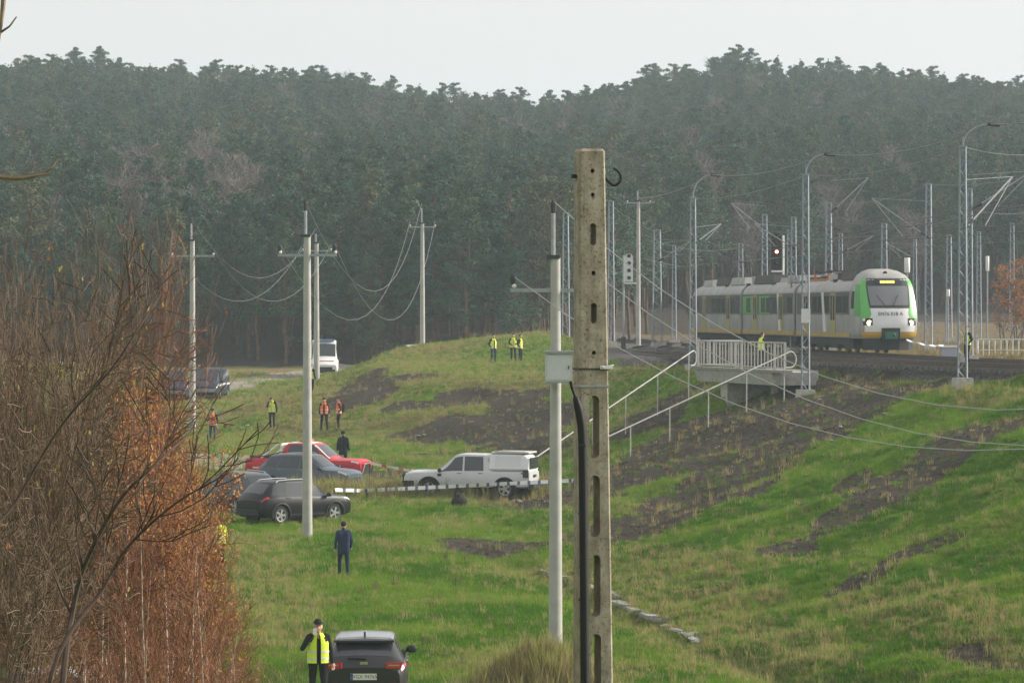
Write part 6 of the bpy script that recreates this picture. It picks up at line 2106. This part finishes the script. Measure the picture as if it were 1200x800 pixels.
def sapling_variant(seed, kind):
    rng = random.Random(seed)
    if kind == 'birch':
        P = dict(seg=[9, 5, 3, 3], wob=[0.045, 0.10, 0.14, 0.16], up=[0.04, 0.16, 0.14, 0.10], taper=[0.85, 0.85, 0.85, 0.7], rmin=0.0042, n=[6, 4, 3, 3], kids=[30, 6, 3, 0], t0=[0.14, 0.15, 0.2, 0], ang=[38, 34, 34, 0],
                 rr=[0.34, 0.55, 0.7, 0], len=[1.5, 0.62, 0.32, 0], lt=[0.55, 0.4, 0.2, 0], tiplev=2)
        h, r0 = 5.0, 0.034
    else:
        P = dict(seg=[8, 6, 4, 3], wob=[0.10, 0.13, 0.17, 0.2], up=[0.02, 0.07, 0.06, 0.05], taper=[0.85, 0.85, 0.85, 0.7], rmin=0.0035, n=[5, 4, 3, 3], kids=[16, 7, 4, 0], t0=[0.38, 0.12, 0.15, 0], ang=[44, 44, 42, 0],
                 rr=[0.45, 0.55, 0.65, 0], len=[1.7, 0.8, 0.42, 0], lt=[0.4, 0.35, 0.2, 0], tiplev=2)
        h, r0 = 3.4, 0.019
    tips = []
    stem, tw = MB(), MB()
    stems = 1 if kind == 'birch' else 4
    for s_ in range(stems):
        tmp = MB()
        if stems == 1:
            d, q, hh = Vector((0, 0, 1)), Vector((0, 0, -0.2)), h
        else:
            a = rng.uniform(0, 6.28)
            d = Vector((math.cos(a) * 0.55, math.sin(a) * 0.55, 1))
            q, hh = Vector((math.cos(a) * 0.2, math.sin(a) * 0.2, -0.2)), h * rng.uniform(0.65, 1.05)
        grow(tmp, q, d, hh, r0, 0, P, rng, tips)
        n0 = (P['seg'][0] + 1) * P['n'][0]
        stem.add(tmp.v[:n0], [f for f in tmp.f if max(f) < n0])
        tw.add(tmp.v[n0:], [tuple(i - n0 for i in f) for f in tmp.f if min(f) >= n0])
    return stem, tw, tips

def leaves_from(tips, rng, sel, size):
    mb = MB()
    for p, d in tips:
        if sel(p, rng):
            for _ in range(rng.choice((1, 1, 2, 3))):
                leaf_quads(mb, p, 1, 0.06, size, rng, 1.0)
    return mb

def leaf_faces_ok(mb): return len(mb.f) > 0

ZMAX_B, ZMAX_S = [], []
BIRCH = []
for i in range(6):
    st, tw, tips = sapling_variant(900 + i, 'birch')
    rng = random.Random(70 + i)
    many = i < 4
    lv = leaves_from(tips, rng, (lambda p, r: r.random() < (0.9 if p.z > 3.5 else 0.05)) if many else (lambda p, r: r.random() < 0.16), 0.030)
    ZMAX_B.append(max(v[2] for v in tw.v))
    BIRCH.append((st.mesh("stem", M_birch), tw.mesh("twigs", M_twig_r), lv.mesh("leaves", M_leaf_o)))
SHRUB = []
for i in range(5):
    st, tw, tips = sapling_variant(950 + i, 'shrub')
    rng = random.Random(170 + i)
    lv = leaves_from(tips, rng, lambda p, r: r.random() < 0.07, 0.024)
    ZMAX_S.append(max(v[2] for v in tw.v))
    SHRUB.append((st.mesh("stem", M_twig_d), tw.mesh("twigs", M_twig_b if i != 2 else M_twig_r), lv.mesh("leaves", M_leaf_y if i % 2 else M_leaf_r)))

def plant(name, label, cat, var, x, y, z, s_, rz, group, tilt=(0, 0)):
    t = thing(name, label, cat, (x, y, z), rz, group)
    t.scale = (s_[0], s_[0], s_[1])
    t.rotation_euler = (tilt[0], tilt[1], rz)
    for nm, me in zip(("stem", "twigs", "leaves"), var):
        if not len(me.polygons): continue
        o = bpy.data.objects.new(nm, me); COL.objects.link(o); o.parent = t
        if nm != "stem": o["kind"] = "stuff"
    return t
rng = random.Random(8)
# birch thicket: young trees with copper twigs and a few orange leaves
OUT_X = [60, 100, 130, 165, 185, 215, 245, 280, 310, 330]
OUT_Y = [470, 455, 432, 412, 436, 520, 600, 690, 740, 770]
k = 0
for px in (100, 108, 122, 132, 145, 156, 192, 204, 112, 126, 139, 150, 160, 170, 178, 188, 198, 208, 219, 228, 238, 248, 258, 268, 278, 134, 166, 200, 232, 252, 118, 152, 184, 214):
    d = rng.uniform(29, 40)
    ty = float(np.interp(px, OUT_X, OUT_Y)) + rng.uniform(0, 45)
    x = X_(px, d)
    z0 = gz(x, d)
    h = Z_(ty, d) - z0
    leafy = px < 222
    v = rng.choice((0, 1, 2, 3)) if leafy else rng.choice((4, 5, 4, 3))
    lab = "young birch with pale stem, copper twigs and orange leaves in the thicket" if leafy else "nearly bare young birch with reddish twigs at the thicket's meadow side"
    plant("birch_sapling", lab, "birch", BIRCH[v], x, d, z0, (rng.uniform(0.34, 0.5), h / ZMAX_B[v]), rng.uniform(0, 6.28), "orange leaved young birches of the thicket" if leafy else "nearly bare young birches of the thicket", (rng.uniform(-0.05, 0.05), rng.uniform(-0.05, 0.05)))
# dense brown brush around and in front of it
for px, ty, dd in ((-45, 200, 27), (-25, 215, 31), (-8, 205, 29), (10, 225, 32), (26, 250, 29), (42, 290, 33), (58, 345, 34), (74, 405, 36), (-30, 330, 26), (5, 340, 28), (30, 370, 31), (55, 440, 36), (-10, 460, 29), (35, 500, 33), (80, 520, 40),
                   (172, 700, 45), (205, 720, 46), (232, 745, 46), (252, 765, 47), (192, 755, 42), (222, 775, 44), (145, 700, 43), (270, 785, 47), (288, 748, 46), (308, 768, 47)):
    x = X_(px, dd)
    z0 = gz(x, dd)
    h = Z_(ty, dd) - z0
    low_ = px > 170
    vi = rng.randrange(5)
    kz = h / ZMAX_S[vi]
    plant("brown_shrub", "low rust coloured leafless brush at the foot of the birches" if low_ else "dense leafless brown shrub with tangled twigs beside the birches", "shrub", SHRUB[vi], x, dd, z0, (kz * (rng.uniform(0.30, 0.42) if low_ else rng.uniform(0.32, 0.46)), kz), rng.uniform(0, 6.28),
          "low brush at the foot of the birches" if low_ else "leafless brown shrubs", (rng.uniform(-0.06, 0.06), rng.uniform(0.02, 0.20) if not low_ else rng.uniform(-0.05, 0.1)))

# three dark leaning branches in front of the thicket, each a bare young tree
def bare_stem(label, pts, d, r0, seed, n_side):
    rng = random.Random(seed)
    P = dict(seg=[4, 3], wob=[0.10, 0.14], up=[0.10, 0.10], taper=[0.85, 0.8], rmin=0.004, n=[4, 3], kids=[4, 0], t0=[0.3, 0], ang=[36, 0], rr=[0.6, 0], len=[0.35, 0], lt=[0.3, 0])
    b = at(*pts[0], d)
    zb = gz(b.x, d)
    t = thing("leaning_sapling", label, "sapling", (b.x - 0.1, d, zb))
    o = Vector(t.location)
    P3 = [Vector((0, 0, -0.1))] + [at(px, py, d + 0.25 * math.sin(i * 1.3)) - o for i, (px, py) in enumerate(pts)]
    cl = catmull(P3, 6)
    rad = [max(r0 * (1 - 0.88 * k / (len(cl) - 1)), 0.005) for k in range(len(cl))]
    MB().tube(cl, rad, 7).build("stem", M_twig_d, t, True)
    tw = MB()
    for k in range(n_side):
        i = rng.randrange(len(cl) // 4, len(cl) - 2)
        dv = (cl[i + 1] - cl[i]).normalized()
        s_ = Vector((rng.gauss(0, 1), rng.gauss(0, 0.6), rng.gauss(0.3, 0.8))).normalized()
        grow(tw, cl[i], (dv * 0.8 + s_ * 0.6), rng.uniform(0.25, 0.8), rad[i] * 0.55, 0, P, rng)
    s_ = tw.build("twigs", M_twig_d, t)
    s_["kind"] = "stuff"
bare_stem("dark leaning sapling forking across the birch leaves to the meadow", [(73, 800), (84, 720), (100, 660), (138, 589), (180, 545), (219, 510), (232, 488)], 23.5, 0.026, 3, 12)
bare_stem("dark leaning sapling arching up over the vans", [(-30, 680), (20, 585), (73, 497), (129, 434), (160, 388), (188, 346)], 24.5, 0.016, 5, 9)
bare_stem("thin dark sapling leaning over the low brush", [(60, 790), (120, 690), (150, 640), (205, 590), (265, 555), (285, 540)], 23.0, 0.018, 7, 10)
# two twigs that reach in at the picture's left
for lab, pts, r in (("pale dead twig reaching in above the brown shrubs", [(-300, 1190), (-260, 700), (-180, 340), (-90, 215), (-20, 207), (20, 209), (42, 206), (58, 203)], 0.022), ("thin twig tip hanging against the sky", [(-280, 1190), (-240, 500), (-130, 60), (-45, -70), (-5, -45), (4, -10), (2, 25), (-3, 60)], 0.022)):
    d = 11.0
    P3 = catmull([at(a, b, d) for a, b in pts], 5)
    t = thing("hanging_twig", lab, "twig", P3[0])
    MB().tube([p - P3[0] for p in P3], [max(r * (1 - 0.86 * k / len(P3)), 0.003) for k in range(len(P3))], 6).build("stem", mat("pale_twig", (0.24, 0.18, 0.12), 0.85, noise=0.4, nscale=20), t, True)
    tw = MB()
    q = P3[len(P3) * 9 // 10] - P3[0]
    tw.tube([q, q + Vector((0.03, 0, 0.02)), q + Vector((0.05, 0.01, 0.05))], [0.004, 0.003, 0.002], 4)
    tw.build("side_twig", M_twig_b, t)

# orange bush on the right by the line, brownish scrub behind it
def clump_bush(label, px, d, top_y, w_, m_leaf, seed, nleaf):
    rng = random.Random(seed)
    x = X_(px, d)
    z0 = gz(x, d)
    h = Z_(top_y, d) - z0
    t = thing("autumn_bush", label, "bush", (x, d, z0))
    P = dict(seg=[6, 4, 3], wob=[0.08, 0.12, 0.15], up=[0.05, 0.1, 0.08], taper=[0.85, 0.85, 0.8], rmin=0.012, n=[5, 3, 3], kids=[9, 5, 0], t0=[0.25, 0.2, 0], ang=[36, 36, 0], rr=[0.45, 0.6, 0], len=[w_ * 0.75, w_ * 0.35, 0], lt=[0.4, 0.3, 0], tiplev=1)
    tips = []
    st = MB()
    for k in range(4):
        a = rng.uniform(0, 6.28)
        grow(st, Vector((math.cos(a) * 0.3, math.sin(a) * 0.3, -0.1)), Vector((math.cos(a) * 0.3, math.sin(a) * 0.3, 1)), h * rng.uniform(0.75, 0.98), 0.06, 0, P, rng, tips)
    st.build("branches", M_grey_bark, t)
    lv = MB()
    for p, d_ in tips:
        if p.z > h * 0.3: leaf_quads(lv, p, nleaf, 0.28, 0.10, rng, 0.8)
    if lv.f:
        o = lv.build("leaves", m_leaf, t, fix=False); o["kind"] = "stuff"
clump_bush("orange leaved bush growing beyond the white picket railing", 1194, 224, 306, 1.9, M_leaf_r, 21, 9)
clump_bush("straggly brown bush below the orange one beyond the railing", 1178, 228, 345, 1.6, M_leaf_r, 22, 1)
clump_bush("straggly brown bush beyond the far end of the picket railing", 1215, 222, 338, 1.9, M_leaf_r, 23, 2)

# ------------------------------------------------------------------ small things on the ground
M_stone = mat("pale_stone", (0.30, 0.29, 0.27), 0.9, noise=0.25, nscale=6, bump=0.4, bscale=15, rnd=0.15)
def stone_mesh(seed, a, b, c):
    r = random.Random(seed)
    mb = MB().sphere((0, 0, 0), (a, b, c), 8, 6)
    mb.v = [(x * r.uniform(0.8, 1.15), y * r.uniform(0.8, 1.15), z * r.uniform(0.8, 1.1)) for x, y, z in mb.v]
    return mb.mesh("stone", M_stone)
def slab_mesh(seed):
    r = random.Random(seed)
    mb = MB().box((0, 0, 0), (1.15, 0.32, 0.12))
    mb.v = [(x * r.uniform(0.88, 1.1), y * r.uniform(0.8, 1.15), z * r.uniform(0.8, 1.2)) for x, y, z in mb.v]
    return mb.mesh("slab", M_stone)
SLAB = [slab_mesh(i) for i in range(5)]
SM = [stone_mesh(i, 0.36, 0.24, 0.08) for i in range(4)]
dp = [(640, 674), (655, 677), (668, 681), (682, 684), (697, 690), (710, 697), (722, 702), (730, 710), (740, 715), (750, 719), (762, 724), (773, 727), (784, 732), (794, 738), (803, 743), (812, 748), (818, 752)]
g0 = gp(730, 712)
t = thing("drainage_channel", "line of pale stone slabs of a drain at the foot of the bank", "drain", g0)
r = random.Random(4)
for i, q in enumerate(dp):
    p = gp(*q)
    nx_ = gp(*dp[min(i + 1, len(dp) - 1)]) - gp(*dp[max(i - 1, 0)])
    o = bpy.data.objects.new("stone", SLAB[i % 5] if i < 12 else SM[i % 4]); COL.objects.link(o); o.parent = t
    o.location = p - g0 + Vector((r.uniform(-.06, .06), 0, 0.03))
    o.rotation_euler = (r.uniform(-.12, .12), r.uniform(-.12, .12), math.atan2(nx_.y, nx_.x) + r.uniform(-.3, .3))
    s_ = r.uniform(0.85, 1.1)
    o.scale = (s_ * 1.1, s_, s_)
LIT = [(490, 516, "pale"), (497, 514, "pale"), (604, 594, "pale"), (290, 500, "pale"), (985, 503, "pale"), (1037, 489, "reddish"), (975, 522, "pale"), (960, 483, "pale"), (945, 561, "pale"), (980, 738, "pale"), (1065, 588, "dark"), (1190, 468, "pale")]
for i, (px, py, w_) in enumerate(LIT):
    p = gp(px, py)
    o = bpy.data.objects.new("stone", SM[i % 4]); COL.objects.link(o)
    o.location = p + Vector((0, 0, 0.06)); o.rotation_euler = (0.1, 0.15, i * 1.3)
    s_ = 0.95 if px == 604 else r.uniform(0.3, 0.5)
    o.scale = (s_, s_, s_ * 1.4)
    tag(o, "large pale stone lying in the grass behind the dark bundle" if px == 604 else "small pale stone lying loose on the bank or meadow", "stone", None if px == 604 else "loose stones")
p = gp(538.5, 597)
t = thing("dark_bundle", "dark sack like bundle lying in the grass in front of the silver pickup", "bundle", p)
mb = MB().sphere((0, 0, 0.24), (0.33, 0.26, 0.27), 12, 9); rr_ = random.Random(6)
mb.v = [(x * rr_.uniform(0.85, 1.12), y * rr_.uniform(0.85, 1.12), max(z * rr_.uniform(0.9, 1.1), 0)) for x, y, z in mb.v]
mb.build("sack", cloth("sack", (0.035, 0.032, 0.03)), t, True, 60)
MB().tube([(-0.12, 0, 0.45), (-0.18, 0, 0.56), (-0.11, 0.02, 0.62)], [0.09, 0.06, 0.075], 8).build("neck", cloth("sack", (0.035, 0.032, 0.03)), t, True)

# barrier tape
def tape_mat(name, c1, c2, ln):
    m = bpy.data.materials.new(name)
    m.use_nodes = True
    n, l = m.node_tree.nodes, m.node_tree.links
    b = n["Principled BSDF"]; b.inputs["Roughness"].default_value = 0.4
    tc = n.new("ShaderNodeTexCoord")
    sx = n.new("ShaderNodeSeparateXYZ"); l.new(tc.outputs["Object"], sx.inputs[0])
    d = n.new("ShaderNodeMath"); d.operation = 'DIVIDE'; l.new(sx.outputs[0], d.inputs[0]); d.inputs[1].default_value = ln
    f = n.new("ShaderNodeMath"); f.operation = 'FRACT'; l.new(d.outputs[0], f.inputs[0])
    g = n.new("ShaderNodeMath"); g.operation = 'GREATER_THAN'; l.new(f.outputs[0], g.inputs[0]); g.inputs[1].default_value = 0.72
    mx = n.new("ShaderNodeMix"); mx.data_type = 'RGBA'
    mx.inputs[6].default_value = (*c1, 1); mx.inputs[7].default_value = (*c2, 1)
    l.new(g.outputs[0], mx.inputs[0]); l.new(mx.outputs[2], b.inputs["Base Color"])
    return m
def tape(label, pts, w_, m, sag=0.0):
    P3 = [Vector(p) for p in pts]
    o = P3[0]
    rows = []
    for i in range(len(P3) - 1):
        for k in range(12):
            f = k / 12
            p = P3[i].lerp(P3[i + 1], f) - Vector((0, 0, 4 * sag * f * (1 - f))) - o
            tw = 0.03 * math.sin(i * 5 + k * 0.9)
            rows.append([p + Vector((0, tw, w_ / 2)), p - Vector((0, tw, w_ / 2))])
    p = P3[-1] - o
    rows.append([p + Vector((0, 0, w_ / 2)), p - Vector((0, 0, w_ / 2))])
    mb = MB(); mb.grid(rows); mb.grid([[q + Vector((0, 0.004, 0)) for q in r_] for r_ in rows])
    ob = mb.build("barrier_tape", m)
    ob.location = o
    return tag(ob, label, "barrier tape")
def stake(label, px, d, top_y, m=M_dkmet, r=0.03):
    x = X_(px, d)
    z0 = gz(x, d)
    h = Z_(top_y, d) - z0
    t = thing("stake", label, "stake", (x, d, z0))
    MB().cyl((0, 0, -0.1), (0.01, 0, h), r, r * 0.8, 7).build("rod", m, t)
    MB().cyl((0.01, 0, h - 0.06), (0.012, 0, h + 0.015), r * 1.3, r * 1.25, 7).build("tape_knot", M_white, t)
    return Vector((x, d, z0 + h - 0.06))
dt_ = 150.0
a1 = stake("thin stake holding the white tape beyond the black SUV", 392, 146, 572)
a2 = stake("thin dark stake in the dry weeds holding the white tape", 424, 148, 573)
a3 = stake("thin stake holding the white tape behind the meter pole", 672, 146, 561)
tape("white and dark barrier tape strung across in front of the silver pickup", [a1, a2, a3], 0.15, tape_mat("white_tape", (0.72, 0.73, 0.72), (0.10, 0.12, 0.18), 0.42), 0.0)
b1 = stake("thin stake beside the red pickup holding the red and white tape", 433, 157, 541)
b2 = stake("thin stake by the silver pickup's nose holding the red and white tape", 483, 152.5, 550)
tape("red and white barrier tape between the red and the silver pickup", [b1, b2], 0.11, tape_mat("red_tape", (0.70, 0.62, 0.58), (0.50, 0.06, 0.06), 0.8))
tape("white tape hanging from the train's coupler to the grey case", [(X_(1062, 182.6), 182.6, Z_(398, 182.6)), (X_(1088, 183), 183, Z_(404.5, 183)), (X_(1106, 183.6), 183.6, Z_(404.5, 183.6))], 0.09, M_white, 0.02)

# ------------------------------------------------------------------ haze: one closed box of even air round everything
def make_haze():
    mb = MB()
    mb.box((150, 1000, 52), (2600, 3800, 150))
    m = bpy.data.materials.new("haze")
    m.use_nodes = True
    n, l = m.node_tree.nodes, m.node_tree.links
    n.clear()
    o = n.new("ShaderNodeOutputMaterial")
    v = n.new("ShaderNodeVolumePrincipled")
    v.inputs["Color"].default_value = HAZE_COLOR
    v.inputs["Density"].default_value = HAZE_DENSITY
    v.inputs["Anisotropy"].default_value = 0.2
    l.new(v.outputs[0], o.inputs["Volume"])
    ob = mb.build("haze", m)
    tag(ob, "pale grey haze hanging over the whole valley", "haze", kind="stuff")
make_haze()
